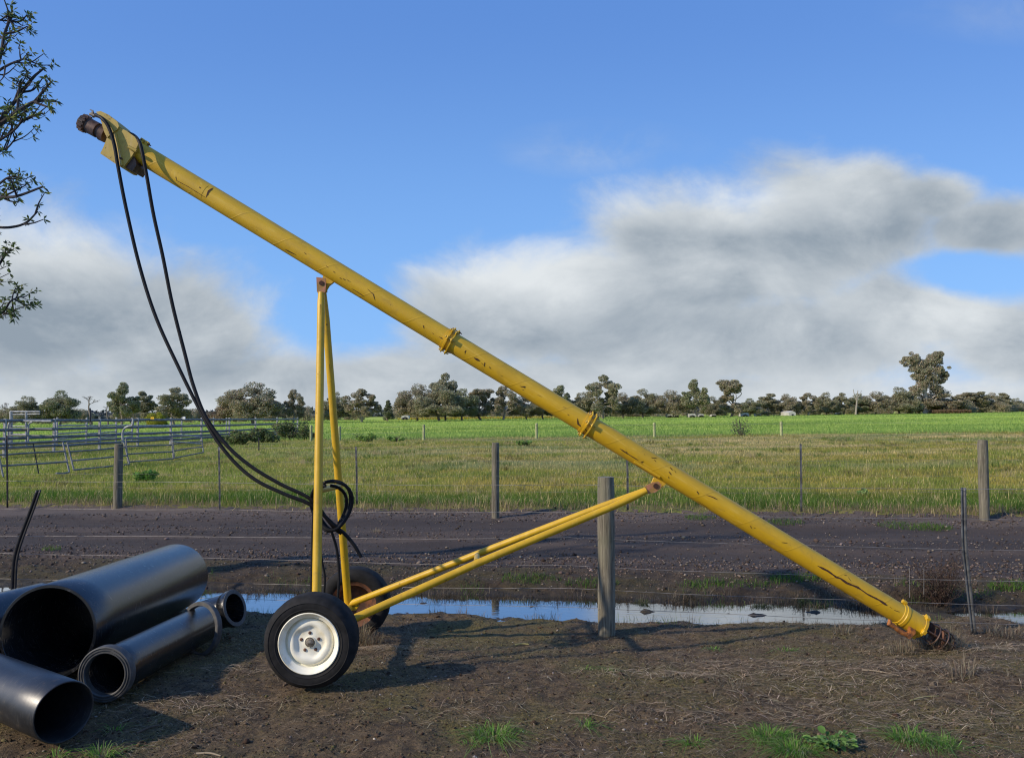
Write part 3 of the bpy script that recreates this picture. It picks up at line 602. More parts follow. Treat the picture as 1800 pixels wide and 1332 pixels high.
for s_ in (.10, .17): mb.add(*tube([on_axis(1618)+AX*s_+radial(t__)*.078 for t__ in np.linspace(0, 2*np.pi, 24, endpoint=False)], .005, 6, closed=True))
mb.add(*lathe([(.03, .24), (.05, .24), (.05, .255), (.03, .255)], on_axis(1618), AX, 20, True)); mb.build('intake_guard', DARKRUST, root)
# discharge head
mb = MB(); y0, y1 = YA-.10, YA+.10
mb.add(*prism([(188, 242), (196, 234), (209, 224), (222, 230), (236, 240), (244, 251), (239, 262), (232, 274), (217, 294), (211, 293), (204, 289), (176, 270), (182, 258)], y0, y1))
hd = mb.build('discharge_housing', [YPALE], root, sharp=30)
mb = MB(); mb.add(*prism([(175, 204), (168, 197), (177, 195.5), (191, 202), (206, 214), (209, 222), (206, 228), (197, 234), (188, 242), (183, 232)], y0-.012, y1-.02)); mb.build('motor_mount', YPALE, root, sharp=30)
mb = MB(); mb.add(*prism([(215, 291), (224, 296), (233, 301), (240, 290), (239, 284), (232, 268)], y0+.02, y1-.02)); mb.build('outlet_chute', DARKRUST, root)
mb = MB(); a_ = P(203, 236, y0-.004); b_ = P(214, 292, y0-.004)   # folded rib down the side plate
mb.add(*tube([a_, b_], [.010, .012], 8)); mb.build('folded_rib', YPALE, root)
bolt(P(213, 279.5, y0-.004), (0, -1, 0), .011, .03, root, RUST)
mb = MB(); q = P(232, 261, y0-.01); mb.add(*tube([P(226, 258.5, y0-.015), P(240, 266, y0-.012)], [.013, .012], 12)); mb.add(*tube([P(238, 263, y0+.01), P(245, 252, y0+.02)], .010, 8)); mb.build('latch', YPALE, root)
# head clamp ring with lugs
c = on_axis(243); mb = MB(); mb.add(*lathe([(RT-.002, -.02), (RT+.012, -.018), (RT+.012, .012), (RT-.002, .014)], c, AX, 48))
for px_, py_ in ((250, 248), (258, 253)): mb.add(*bbox(P(px_, py_, YA-.01), (.036, .03, .03), FR, .004))
cr = mb.build('clamp_ring', YEL, root); bolt(P(256, 251, YA-.02), AX, .009, .08, cr, RUST)
# hydraulic motor on the end
mo = P(184, 236, YA); md = P(141, 213, YA)-mo; md /= np.linalg.norm(md); mb = MB()
mb.add(*lathe([(0, -.02), (.058, -.018), (.060, .022), (.046, .032), (.046, .05), (.056, .056), (.056, .118), (.050, .124), (.050, .14), (.058, .144), (.060, .19), (.052, .198), (0, .2)], mo, md, 28)); mb.build('hydraulic_motor', DARKRUST, root)
mb = MB()
for i in range(12):
    a_ = i*math.pi/6; Fm = frame(md); rr = Fm[:, 0]*math.cos(a_)+Fm[:, 1]*math.sin(a_); mb.add(*bbox(mo+md*.168+rr*.059, (.016, .016, .044), np.stack((rr, np.cross(md, rr), md), 1), .003))
mb.build('motor_cap', DARKRUST, root)
mb = MB(); mb.add(*tube([P(158, 201, YA-.06), P(172, 205, YA-.07)], .010, 10)); mb.add(*tube([P(164, 199, YA-.05), P(163, 195, YA-.05), P(158, 193, YA-.05)], [.008, .006, .003], 8)); mb.add(*tube([P(162, 198, YA-.04), P(165, 206, YA-.04)], [.012, .012], 8)); mb.build('hose_fitting', HUBM, root)
# inspection hatch
hp, hq = on_axis(311), on_axis(368); L = np.linalg.norm(hq-hp); V_ = []; na = 14
for z_ in np.linspace(0, L, 6):
    for a_ in np.linspace(rad(200), rad(290), na): V_.append((z_, a_))
# orientation so that the plate faces the viewer: use the tube frame
cdir = CAM-hp; a0 = math.atan2(FR[:, 1]@cdir, FR[:, 0]@cdir)
VV = [hp+AX*z_+radial(a0+(a_-rad(245)))*(RT+.0012) for z_, a_ in V_]; i, j = np.meshgrid(np.arange(5), np.arange(na-1), indexing='ij'); b2 = (i*na+j).ravel()
MB().add(VV, np.stack((b2, b2+1, b2+na+1, b2+na), 1)).build('inspection_hatch', YEL, root)
# pivot brackets
def eye_plate(c_px, cy, yd, hw, pts, th=.012, m=PINKRUST, nm='pivot_plate'):
    mb_ = MB(); mb_.add(*prism(pts, yd, yd+th)); pl = mb_.build(nm, m, root)
    q_ = P(c_px, cy, yd-.002); mb_ = MB(); mb_.add(*lathe([(0, -.004), (hw, -.004), (hw, .03), (0, .03)], q_, (0, 1, 0), 20)); mb_.build('pivot_pin', CHIP, pl)
# head of the A frame
MB().add(*prism([(568, 484), (560, 478), (588, 494), (578, 502), (572, 512), (562, 508)], YA-.015, YA+.015)).build('tube_lug', YEL, root)
eye_plate(565, 497.5, 5.545, .017, [(556, 487), (572, 489), (573, 500), (572, 512), (569, 518), (560, 518), (557, 512)])
MB().add(*prism([(557, 489), (574, 490), (575, 514), (559, 514)], 5.63, 5.642)).build('pivot_plate', PINKRUST, root)
MB().add(*prism([(1145, 850), (1150, 839), (1172, 849), (1160, 860)], YA-.015, YA+.015)).build('tube_lug', YEL, root)
eye_plate(1153, 854, 5.545, .019, [(1133, 855), (1147, 848), (1157, 846), (1163, 851), (1162, 858), (1152, 865), (1139, 868)])
MB().add(*prism([(1133, 855), (1147, 848), (1157, 846), (1163, 851), (1162, 858), (1152, 865), (1139, 868)], 5.62, 5.632)).build('pivot_plate', PINKRUST, root)
# brace channel under the tube near the lug
MB().add(*tube([on_axis(1122)-np.array((0, .045, .062)), on_axis(1166)-np.array((0, .045, .062))], [.014, .014], 8)).build('tube_stiffener', YEL, root)
# legs
hubN = NW+(0, .18, 0); hubF = FW-(0, .10, 0)
def pipe(nm, pts, r, m=YEL, n=20, parent=root):
    mb_ = MB(); mb_.add(*tube(pts, r, n)); return mb_.build(nm, m, parent)
pipe('leg', [P(565, 514, 5.553), P(564.5, 530, 5.545), P(556.5, 1046, 5.03), P(556, 1085, 5.0)], [.022, .027, .030, .030])
pipe('leg', [P(569, 514, 5.64), P(573, 560, 5.67), P(611, 1050, 6.10), P(612.5, 1066, 6.12)], [.020, .027, .030, .030])
pipe('axle', [hubN, (hubN+hubF)/2-(0, 0, .0), hubF], .030, YEL)
pipe('axle_bracket', [P(556, 1085, 5.0), hubN+(0, .04, 0)], .028); pipe('axle_bracket', [P(600, 1073, 6.05), P(613, 1062, 6.12), hubF+(0, -.05, 0)], .030)
MB().add(*prism([(614, 1068), (628, 1068), (626, 1072), (616, 1073)], 6.06, 6.15)).build('bracket_plate', YEL, root)
# struts
pipe('strut', [hubN+(.03, .03, .0), P(620, 1088, 5.02), P(838, 990, 5.27), P(1075, 891, 5.50), P(1112, 874, 5.54), P(1136, 862, 5.55)], [.026, .027, .026, .025, .027, .022])
pipe('strut', [P(612, 1062, 6.12), P(622, 1058.5, 6.09), P(840, 973, 5.82), P(1060, 889, 5.63), P(1136, 860, 5.62)], [.020, .026, .026, .025, .018])
pipe('cross_brace', [P(838, 987, 5.27), P(839, 976, 5.82)], .022, YPALE)
pipe('cross_brace', [P(557.5, 862, 5.19), P(596, 854, 5.92)], .022, YPALE)
# rust streaks along the legs
def streak(p, wd, Yd, m=CHIP):
    mb_ = MB(); q_ = catmull([P(a, b, Yd(b)) for a, b in p], 4); mb_.add(*tube(q_, wd*R.uniform(.6, 1.2, len(q_)), 5)); return mb_
ly = lambda b: 5.545-(b-530)/(1046-530)*(5.545-5.03)-.0285
for seg in ([(564, 535), (564, 570), (563.5, 600), (563, 660)], [(563.5, 680), (562.5, 740)], [(559, 900), (558.5, 912)], [(557, 940), (557, 950)]):
    q_ = catmull([P(a, b, ly(b)) for a, b in seg], 5); q_[:, 0] += R.normal(0, .001, len(q_)); MB().add(*tube(q_, .0026, 5)).build('rust_streak', CHIP, root)
ly2 = lambda b: 5.67+(b-560)/(1050-560)*(6.10-5.67)-.028
for seg in ([(579, 640), (582, 690), (585, 735)], [(595, 828), (595.5, 834)], [(596, 860), (599, 900), (601.5, 920)], [(603, 940), (606, 980)]):
    MB().add(*tube(catmull([P(a, b, ly2(b)) for a, b in seg], 5), .0030, 5)).build('rust_streak', CHIP, root)
# wheels
def wheel(c, face, rimm, hubcap=True):
    """face: -1 outer side towards the camera (near wheel), +1 away"""
    t = empty('wheel', np.array(c)-rl); t.parent = root; w0 = np.array(c)
    def b_(mb_, nm, m, par=t, **kw): return mb_.build(nm, m, par, **kw)
    ax = np.array((0, 1., 0))*(-face)                    # positive h = inwards
    h0 = 0.0; prof = [(.182, .012), (.186, .004), (.20, -.004), (.206, -.008), (.210, -.006), (.228, -.009), (.243, -.007), (.246, -.010), (.250, -.007), (.262, .002), (.268, .006), (.2790, .022), (.284, .034), (.2855, .06), (.2855, .11), (.284, .136), (.279, .150), (.268, .163), (.250, .174), (.225, .178), (.20, .174), (.184, .165), (.178, .155)]
    V_, Fs = lathe(prof, w0, ax, 144)
    V3 = V_.reshape(len(prof), 144, 3); k_ = np.arange(144)
    for r_i in (10, 11, 14, 15):                             # shoulder lugs
        sel = (k_+(r_i > 12)) % 2 == 0; V3[r_i, sel] = w0+ax*((V3[r_i, sel]-w0)@ax)[:, None]+(V3[r_i, sel]-w0-np.outer((V3[r_i, sel]-w0)@ax, ax))*.988
    for r_i in (12, 13):
        sel = (k_//3) % 2 == 0; V3[r_i, sel] = w0+ax*((V3[r_i, sel]-w0)@ax)[:, None]+(V3[r_i, sel]-w0-np.outer((V3[r_i, sel]-w0)@ax, ax))*.994
    zmin = w0[2]-.274; dep = np.maximum(0, zmin-V3[..., 2]); V3[..., 2] += dep*.9
    b_(MB().add(V3.reshape(-1, 3), Fs), 'tyre', RUBBER, sharp=28)
    rim = [(.186, .004), (.187, -.003), (.182, -.006), (.176, .0), (.172, .010), (.158, .020), (.152, .024), (.150, .048), (.147, .050), (.143, .046), (.140, .036), (.128, .026), (.112, .022), (.098, .026), (.089, .034), (.078, .038), (.050, .036), (.036, .034), (.033, .028), (.030, .028), (.030, .06)]
    rim_b = [(.030, .075), (.13, .075), (.150, .09), (.150, .15), (.176, .158), (.184, .165)]
    mb_ = MB(); V_, Fs = lathe(rim[:14] and rim, w0, ax, 96)
    V3 = V_.reshape(len(rim), 96, 3); th_ = np.arange(96)*2*np.pi/96; sh = np.cos(5*th_+.4)*.004
    for r_i in (13, 14): V3[r_i] += ax*sh[:, None]
    mb_.add(V3.reshape(-1, 3), Fs); mb_.add(*lathe(rim_b, w0, ax, 64)); r_ = b_(mb_, 'rim', rimm, sharp=50)
    for i in range(5):
        a_ = rad(92+72*i); q_ = w0+np.array((math.cos(a_)*.056, 0, math.sin(a_)*.056))+ax*.036
        mb_ = MB(); mb_.add(*lathe([(0, -.002), (.0065, -.002), (.0105, .0), (.0105, .014), (0, .014)], q_-ax*.004, ax, 6)); mb_.build('wheel_nut', RUST, r_, smooth=False)
    if hubcap:
        mb_ = MB(); mb_.add(*lathe([(0, .002), (.014, .003), (.024, .008), (.0265, .016), (.0265, .06), (0, .06)], w0+ax*.008, ax, 28)); b_(mb_, 'hub_cap', HUBM)
    return t
wheel(NW, -1, WHITE)
DRUST = simple('dull_brown_rim', (.20, .075, .03), .8, col2=(.06, .028, .018), sc=12, bump=.3); FWc = FW+(0, .10, 0); wheel(FWc, 1, DRUST)
# hoses
def hose(nm, pts, r=.0125):
    q_ = catmull([P(*a) for a in pts], 7); return pipe(nm, q_, r, HOSE, 10)
hose('hydraulic_hose', [(168, 202, 5.52), (180, 209, 5.47), (191, 224, 5.465), (201, 255, 5.465), (208, 296, 5.47), (222, 368, 5.48), (246, 470, 5.48), (275, 560, 5.45), (317, 652, 5.4), (352, 722, 5.35), (380, 772, 5.3), (415, 815, 5.27), (452, 845, 5.24), (500, 868, 5.22), (548, 888, 5.22), (590, 925, 5.26), (606, 938, 5.3), (622, 957, 5.3), (635, 979, 5.3)])
hose('hydraulic_hose', [(218, 233, 5.66), (233, 237, 5.6), (244, 248, 5.5), (250, 268, 5.47), (258, 310, 5.47), (270, 378, 5.48), (286, 450, 5.48), (303, 535, 5.46), (325, 622, 5.42), (340, 678, 5.37), (363, 735, 5.32), (400, 784, 5.28), (442, 820, 5.25), (492, 850, 5.23), (546, 877, 5.22), (575, 912, 5.25), (590, 930, 5.28), (600, 937, 5.3)])
def loop(c, rx, ry, d0, ph, nm='hydraulic_hose'):
    a_ = np.linspace(ph, ph+2*np.pi*.97, 30); q_ = [P(c[0]+rx*math.cos(t)+5*math.sin(2*t), c[1]-ry*math.sin(t), d0+.03*math.cos(t*2)+.02*t/6) for t in a_]; pipe(nm, q_, .0115, HOSE, 10)
loop((583, 889), 35, 43, 5.26, 2.0); loop((585, 888), 30, 43, 5.30, 2.2); loop((578, 893), 30, 40, 5.34, 1.7)
hose('hydraulic_hose', [(583, 934, 5.4), (592, 965, 5.42), (596, 1005, 5.42), (594, 1050, 5.4), (592, 1075, 5.4)], .0095)
hose('hydraulic_hose', [(551, 900, 5.4), (549, 960, 5.4), (548, 1010, 5.38), (547, 1050, 5.36)], .0095)
hose('hydraulic_hose', [(562, 955, 5.4), (566, 985, 5.4), (571, 1012, 5.4), (570, 1045, 5.4)], .007)

# ------------------------------------------------------------------ black pipes
def poly_pipe(name, a, b, r, wall, label, m=None):
    a = np.array(a, float); b = np.array(b, float); d = b-a; L = np.linalg.norm(d); d /= L
    ro = empty(name, (a+b)/2-(0, 0, r), label, 'pipe'); ri = r-wall; fr = frame(d, (0, 0, 1))
    prof = [(ri, L), (ri, .004), (ri+.003, 0), (r-.003, 0), (r, .004)]+[(r*(1+.004*math.sin(i*1.7)), L*i/8) for i in range(1, 8)]+[(r, L), (ri, L)]
    V_, Fs = lathe(prof, (0, 0, 0), (0, 0, 1), 72)
    framed('pipe_wall', MB().add(V_, Fs), m or POLY, a, fr, ro, sharp=40); return ro, a, d, fr, L
pa = P(84, 1112, 4.93); pb = P(307, 1014, 7.15)
poly_pipe('large_pipe', pa, pb, .30, .022, 'widest black plastic pipe, wide dark mouth facing forward')
poly_pipe('large_pipe', (-4.05, 4.62, .19), (-3.60, 5.93, .18), .22, .018, 'black plastic pipe mostly out of view behind the widest pipe')
pc = P(113, 1251, 3.97); dd = np.array((-.84, .54, 0)); dd /= np.linalg.norm(dd)
poly_pipe('small_pipe', pc, pc+dd*1.9, .152, .010, 'nearest black plastic pipe with scuffed side, lying at the bottom left corner', POLYG)
fa = P(185, 1182, 4.57)-np.array((0, 0, .008)); fb = P(352, 1098, 5.86)+np.array((0, 0, -.0)); fr_, fa_, fd_, ff_, fL = poly_pipe('flanged_pipe', fa, fb, .138, .018, 'black plastic pipe with ridged flange face and loose backing ring')
mb = MB(); mb.add(*lathe([(.118, -.006), (.123, -.012), (.128, -.012), (.130, -.006), (.135, -.006), (.137, -.012), (.143, -.012), (.145, -.006), (.150, -.006), (.152, -.012), (.158, -.010), (.160, -.004), (.160, .045), (.137, .062), (.120, .04)], fa, fd_, 72, True)); mb.build('flange_face', PGREY, fr_)
rc = P(348, 1106, 5.65); rd = np.array((.45, .92, -.15)); mb = MB(); mb.add(*lathe([(.168, 0), (.192, 0), (.196, .004), (.196, .040), (.192, .045), (.168, .045)], rc, rd, 72, True)); mb.build('backing_ring', PGREY, fr_)
sd0 = np.array((.90, -.22, .30)); sd0 /= np.linalg.norm(sd0); sc = P(413, 1068, 6.15)
st = empty('pipe_stub', sc-(.1, 0, .16), 'short flanged black pipe stub with its open end facing the puddle', 'pipe fitting')
mb = MB(); mb.add(*lathe([(.112, 0), (.142, 0), (.146, .004), (.146, .035), (.140, .05), (.133, .075), (.129, .078), (.127, .30), (.109, .30)], sc, -sd0, 64, True)); mb.build('pipe_wall', POLY, st, sharp=40)
mb = MB(); mb.add(*lathe([(.1125, -.002), (.143, -.002), (.144, .002), (.1125, .002)], sc, -sd0, 64, True)); mb.build('flange_face', PGREY, st)

# ------------------------------------------------------------------ fences
def post_mesh(x, y, z0, z1, r, n=16, wob=.004, m=WOOD, parent=None, nm='wooden_post', lean=(0, 0)):
    zs = np.linspace(z0, z1, 14); pts = np.stack((x+lean[0]*(zs-z0)+R.normal(0, wob*.3, 14), y+lean[1]*(zs-z0), zs), 1)
    rr = r*(1+R.normal(0, .012, 14)); rr[-1] *= .93; V_, Fs = tube(pts, rr, n*2)
    return MB().add(V_, Fs).build(nm, m, parent, sharp=50)
ff = empty('wire_fence', (0.78, 6.37, -.12), 'near wire fence with one round wooden post and bent steel posts behind the auger', 'fence')
q = P(1065, 838, 6.37); qb = Gp(1065, 1112); post_mesh(q[0], 6.37, -.2, q[2], .071, m=WOOD, parent=ff)
def bent(pts, r, m, parent, nm='steel_post'):
    """star section steel post"""
    p = catmull([P(*a) for a in pts], 6); mb_ = MB()
    for a_ in (90, 210, 330):
        d_ = np.array((math.cos(rad(a_)), math.sin(rad(a_)), 0))*r; s_ = np.array((-d_[1], d_[0], 0))*.18
        V_ = np.concatenate([np.stack((q_-s_, q_+s_, q_+d_+s_, q_+d_-s_)) for q_ in p]); k_ = np.arange(4); k2_ = (k_+1) % 4; m_ = len(p)
        mb_.add(V_, [np.concatenate([np.stack((i*4+k_, i*4+k2_, i*4+4+k2_, i*4+4+k_), 1) for i in range(m_-1)]), np.array([[3, 2, 1, 0]]), np.array([[0, 1, 2, 3]])+(m_-1)*4])
    return mb_.build(nm, m, parent, smooth=False)
bent([(1692.5, 857, 6.05), (1693, 900, 6.05), (1694.5, 960, 6.06), (1699, 1005, 6.07), (1705, 1060, 6.08), (1711, 1112, 6.08)], .024, STEEL, ff)
bent([(69, 861, 7.6), (58, 893, 7.6), (44, 930, 7.6), (33, 962, 7.6), (27, 990, 7.6), (25, 1030, 7.6), (23, 1060, 7.6)], .030, DSTEEL, ff)
wy = [((410, 848), (1000, 852), (1800, 859)), ((410, 896), (1000, 899), (1800, 913)), ((410, 943), (1000, 945), (1800, 967)), ((410, 981), (1000, 994), (1800, 1022)), ((410, 1024), (1000, 1034), (1800, 1064)), ((410, 1052), (1000, 1066), (1800, 1098))]
for a_, b_, c_ in wy:
    A_, B_, C_ = P(*a_, 7.28), P(*b_, 6.36), P(*c_, 5.98); L0 = A_+(A_-B_)*1.2; R0 = C_+(C_-B_)*.5
    q_ = np.vstack([L0+(A_-L0)*t for t in np.linspace(0, 1, 8)[:-1]]+[A_+(B_-A_)*t-np.array((0, 0, .012*math.sin(math.pi*t))) for t in np.linspace(0, 1, 9)[:-1]]+[B_+(C_-B_)*t-np.array((0, 0, .010*math.sin(math.pi*t))) for t in np.linspace(0, 1, 9)]+[R0[None]])
    q_ = np.array(q_); q_[:, 2] += .003*np.sin(q_[:, 0]*3.1+a_[1]); MB().add(*tube(q_, .0018, 5)).build('wire', WIRE, ff)
for px_, y0_, y1_, Yd in ((1599, 997, 1050, 6.12), (1624, 1000, 1045, 6.12)): pipe('wire_dropper', [P(px_, y0_, Yd), P(px_, y1_, Yd)], .0018, WIRE, 5, ff)
# rear fence
rf = empty('wire_fence', (0, 12.9, 0), 'wire fence with round wooden posts along the far side of the track', 'fence')
rp = [(209, 780, 896, 14.3, 7.2), (871, 778, 908, 12.75, 6.6), (1727, 773, 912, 12.0, 8.2)]
for px_, y0_, y1_, Yd, hw in rp:
    a_ = P(px_, y0_, Yd); post_mesh(a_[0], Yd, float(H(a_[0], Yd))-.1, a_[2], hw/F*Yd, m=WOOD2, parent=rf)
ex = [P(-250, 782, 15.6)] + [P(a[0], a[1], a[3]) for a in rp] + [P(2150, 775, 11.4)]
for k_, m_ in enumerate((.06, .30, .55, .80)):
    q_ = []
    for a_, b_ in zip(ex[:-1], ex[1:]):
        for t in np.linspace(0, 1, 10, endpoint=False): q_.append(a_+(b_-a_)*t-np.array((0, .06, m_+.02*math.sin(math.pi*t))))
    MB().add(*tube(q_, .0014, 5)).build('wire', WIRE, rf)
for px_, y0_, y1_ in ((12, 765, 886), (385, 785, 895), (626, 785, 880), (1102, 790, 890), (1407, 780, 893)):
    Yd = float(np.interp(px_, [209, 871, 1727], [14.3, 12.75, 12.0])); bent([(px_, y0_, Yd), (px_+1, (y0_+y1_)/2, Yd), (px_+1.5, y1_+6, Yd)], .018, STEEL if px_ > 100 else DSTEEL, rf)
# paddock fence by the crop
cf = empty('paddock_fence', (0, 50, 0), 'low fence of small pale wooden posts in front of the green crop', 'fence')
tops = []
for px_, y0_, y1_ in ((547, 747, 764), (597, 749, 766), (745, 746, 767), (943, 743.5, 769), (1150, 742.5, 770), (1373, 740.5, 770), (1620, 739, 771)):
    if px_ == 1620: tops.append(P(px_, y0_, 49)); continue
    q_ = P(px_, y0_, 49); tops.append(q_); post_mesh(q_[0], 49, float(H(q_[0], 49.))-.1, q_[2], .085, 8, m=TREATED, parent=cf)
for dz in (.12, .5): MB().add(*tube([t-np.array((0, .1, dz)) for t in tops[:3]], .006, 4)).build('wire', WIRE, cf)
MB().add(*tube([t-np.array((0, .1, .15)) for t in tops[2:]], .006, 4)).build('wire', WIRE, cf)

# ------------------------------------------------------------------ stock yard
def inv(px, x0, D0, x1, D1): return 1/(1/D0+(1/D1-1/D0)*(px-x0)/(x1-x0))
xs = [-75, 8, 95, 175, 242, 300, 354, 403, 449, 487, 523]
dY = lambda px: inv(px, 95, 36, 523, 64)
ordn = ['leftmost', 'second', 'third', 'fourth', 'fifth', 'sixth', 'seventh', 'eighth', 'ninth', 'tenth', 'last']
def yard_panel(x0, x1, D0, D1, tops_, bots_, rails, m, rr, label, group, name='cattle_panel', postw=.05, endpost=False, legs=True, pm=GALVL):
    a_, b_ = P(x0, tops_[0], D0), P(x1, tops_[1], D1); r_ = empty(name, ((a_+b_)/2)*np.array((1, 1, 0)), label, 'cattle panel', group)
    for f_ in rails:
        p_, q_ = P(x0, tops_[0]+(bots_[0]-tops_[0])*f_, D0), P(x1, tops_[1]+(bots_[1]-tops_[1])*f_, D1)
        MB().add(*tube([p_, p_+(q_-p_)*.33+(0, 0, R.normal(0, .012)), p_+(q_-p_)*.66+(0, 0, R.normal(0, .012)), q_], rr, 8)).build('rail', m, r_)
    for k_, (xx, tp, bt, Dd) in enumerate(((x0, tops_[0], bots_[0], D0), (x1, tops_[1], bots_[1], D1))):
        if k_ == 1 and not endpost: continue
        p_, q_ = P(xx, tp-3.5 if legs else tp, Dd), P(xx, bt, Dd); q_[2] = min(q_[2], float(H(q_[0], q_[1]))+.02) if legs else q_[2]
        MB().add(*bbox((p_+q_)/2, (postw*2, postw*1.6, abs(p_[2]-q_[2])), None, .01)).build('upright', pm, r_)
    return r_
for i in range(len(xs)-1):
    x0, x1 = xs[i], xs[i+1]; f = lambda x: 739-(x-95)*.0055; g = lambda x: 794-(x-95)*.063
    yard_panel(x0, x1, dY(x0), dY(x1), (f(x0), f(x1)), (g(x0), g(x1)), (.0, .27, .52, .68, .80), GALV, .068, 'grey five rail cattle yard panel, %s from left in the long row' % ordn[i], 'cattle yard panels in the long row', endpost=(i == len(xs)-2), postw=.055)
bx = [100, 152, 204, 232, 319, 375, 398]
d2 = lambda px: inv(px, 100, 44, 400, 62)
for i in range(len(bx)-1):
    x0, x1 = bx[i], bx[i+1]
    yard_panel(x0, x1, d2(x0), d2(x1), (737, 737), (778, 772), (.28, .62, .85), GALVL, .045, 'pale cattle panel, %s from left in the yard row behind' % ordn[i], 'pale cattle panels behind', name='cattle_panel', postw=.05, endpost=(i == len(bx)-2))
# leaning gates in front
gates = [(-6, 110, 815 and 781, 775, 838, 830, 4), (118, 216, 778, 770, 826, 816, 4), (221, 301, 771, 770, 812, 806, 4), (303, 354, 768, 766, 805, 795, 4)]
dG = lambda px: inv(px, 120, 23, 355, 32)
for i, (x0, x1, t0, t1, b0, b1, nr) in enumerate(gates):
    D0, D1 = dG(x0), dG(x1); lean_ = 13 if i < 2 else 4
    lab = ('galvanised yard gate leaning outward at the left edge', 'galvanised gate leaning behind the left wooden fence post', 'galvanised gate right of the left wooden fence post, below the long row', 'short braced galvanised gate at the right end of the leaning gates')[i]
    r_ = empty('yard_gate', P((x0+x1)/2, (b0+b1)/2, (D0+D1)/2), lab, 'gate', 'leaning yard gates')
    tl, tr, bl, br = P(x0, t0, D0+.25), P(x1, t1, D1+.25), P(x0+lean_*.9, b0, D0), P(x1+lean_*.9, b1, D1)
    for k_ in range(nr):
        f_ = k_/(nr-1)
        if i == 0 and k_ == 3: p_, q_ = bl+(br-bl)*.78, br
        else: p_, q_ = tl+(bl-tl)*f_, tr+(br-tr)*f_
        MB().add(*tube([p_, (p_+q_)/2+(0, 0, R.normal(0, .01)), q_], .026, 8)).build('rail', GALV, r_)
    MB().add(*tube([tl, bl], .024, 8)).build('upright', GALV, r_); MB().add(*tube([tr, br], .026, 8)).build('upright', GALV, r_)
    if i == 0: MB().add(*tube([P(58, 779, dG(58)+.2), P(68, 832, dG(68))], .016, 6)).build('brace', DSTEEL, r_)
    if i == 3:
        for p_, q_ in (((303, 763), (354, 768)), ((303, 776), (354, 780))): MB().add(*tube([P(*p_, D0), P(*q_, D1)], .026, 8)).build('brace', GALVL, r_)
    if i == 1: MB().add(*tube(catmull([P(216, 778, D1), P(215.5, 762, D1), P(219, 753, D1), (P(226, 749, D1)), P(233, 747, D1), P(234, 736, D1)], 5), .035, 8)).build('gooseneck_latch', GALVL, r_)
# loading frame
lf = empty('loading_frame', P(45, 792, 37), 'pale steel loading frame with doubled top beam standing at the far left', 'frame')
for p_, q_, r_, nm in (((18, 723.5), (70, 723.5), .045, 'beam'), ((18, 728.5), (70, 727.5), .035, 'beam'), ((19.5, 723), (19.5, 790), .07, 'upright'), ((46, 723), (46, 788), .055, 'upright'), ((20, 749), (46, 749), .035, 'rail'), ((20, 763), (46, 763), .035, 'rail')):
    MB().add(*tube([P(*p_, 38), P(*q_, 38)], r_, 8)).build(nm, GALVL, lf)
hp_ = empty('hoop_gate', P(30, 790, 34), 'grey gate with rounded top corner below the pale loading frame', 'gate')
MB().add(*tube(catmull([P(15, 778, 34), P(15, 750, 34), P(18, 742, 34), P(24, 740, 34), P(90, 740, 34)], 4), .045, 8)).build('gate_frame', GALVL, hp_)
MB().add(*tube(catmull([P(50, 778, 34), P(50, 752, 34), P(52, 744, 34), P(57, 741.5, 34)], 4), .035, 8)).build('upright', GALVL, hp_)
for y_ in (753, 765): MB().add(*tube([P(15, y_, 34), P(92, y_+1, 34)], .035, 8)).build('rail', GALV, hp_)
tg = MB().add(*bbox(P(268, 734.8, 40), (.19, .03, .12), None, .01)).build('marker_tag', YTAG); props(tg, 'small bright yellow plastic tag on the top yard rail', 'tag')
tg = MB().add(*bbox(P(323.5, 734.6, 40), (.15, .03, .14), None, .01)).build('marker_tag', WTAG); props(tg, 'small white plastic tag on the top yard rail', 'tag')
sp_ = MB().add(*tube([P(159, 742, 35.8), P(159, 722, 35.8), P(158.5, 717, 35.8)], [.035, .035, .02], 8)).build('pipe_upright', DSTEEL); props(sp_, 'thin dark pipe standing above the top yard rail', 'pipe')
sv = MB().add(*tube([P(455, 769, 30), P(455, 792, 30)], .025, 6)).build('stake', DSTEEL); props(sv, 'short dark stake in the grass below the yard row', 'stake')

# ------------------------------------------------------------------ trees
def leafcloud(mb, c, rad_, n, size, cols, flat=.7, shell=.55):
    d = R.normal(0, 1, (n, 3)); d /= np.linalg.norm(d, axis=1)[:, None]; r = R.random(n)**(1/3)*(1-shell)+shell*R.random(n)**.3
    p = c+d*r[:, None]*np.array((rad_, rad_, rad_*flat)); a = R.normal(0, 1, (n, 3)); a /= np.linalg.norm(a, axis=1)[:, None]
    b = np.cross(a, R.normal(0, 1, (n, 3))); b /= np.linalg.norm(b, axis=1)[:, None]; s = size*R.uniform(.6, 1.3, n)[:, None]
    V = np.stack((p-a*s, p-b*s*.55, p+a*s, p+b*s*.55), 1).reshape(-1, 3); i = np.arange(n)*4
    mb.add(V, np.stack((i, i+1, i+2, i+3), 1), col=np.repeat(colmix(cols, n, .3), 4, 0))
OL = [(0.329, 0.305, 0.179), (0.268, 0.267, 0.166), (0.390, 0.338, 0.207), (0.244, 0.267, 0.172)]
BR = [(0.427, 0.338, 0.235), (0.354, 0.286, 0.207), (0.305, 0.286, 0.186)]; GRN = [(0.220, 0.260, 0.124), (0.268, 0.286, 0.131), (0.183, 0.227, 0.117)]
BLU = [(.13, .15, .15), (.11, .13, .135)]
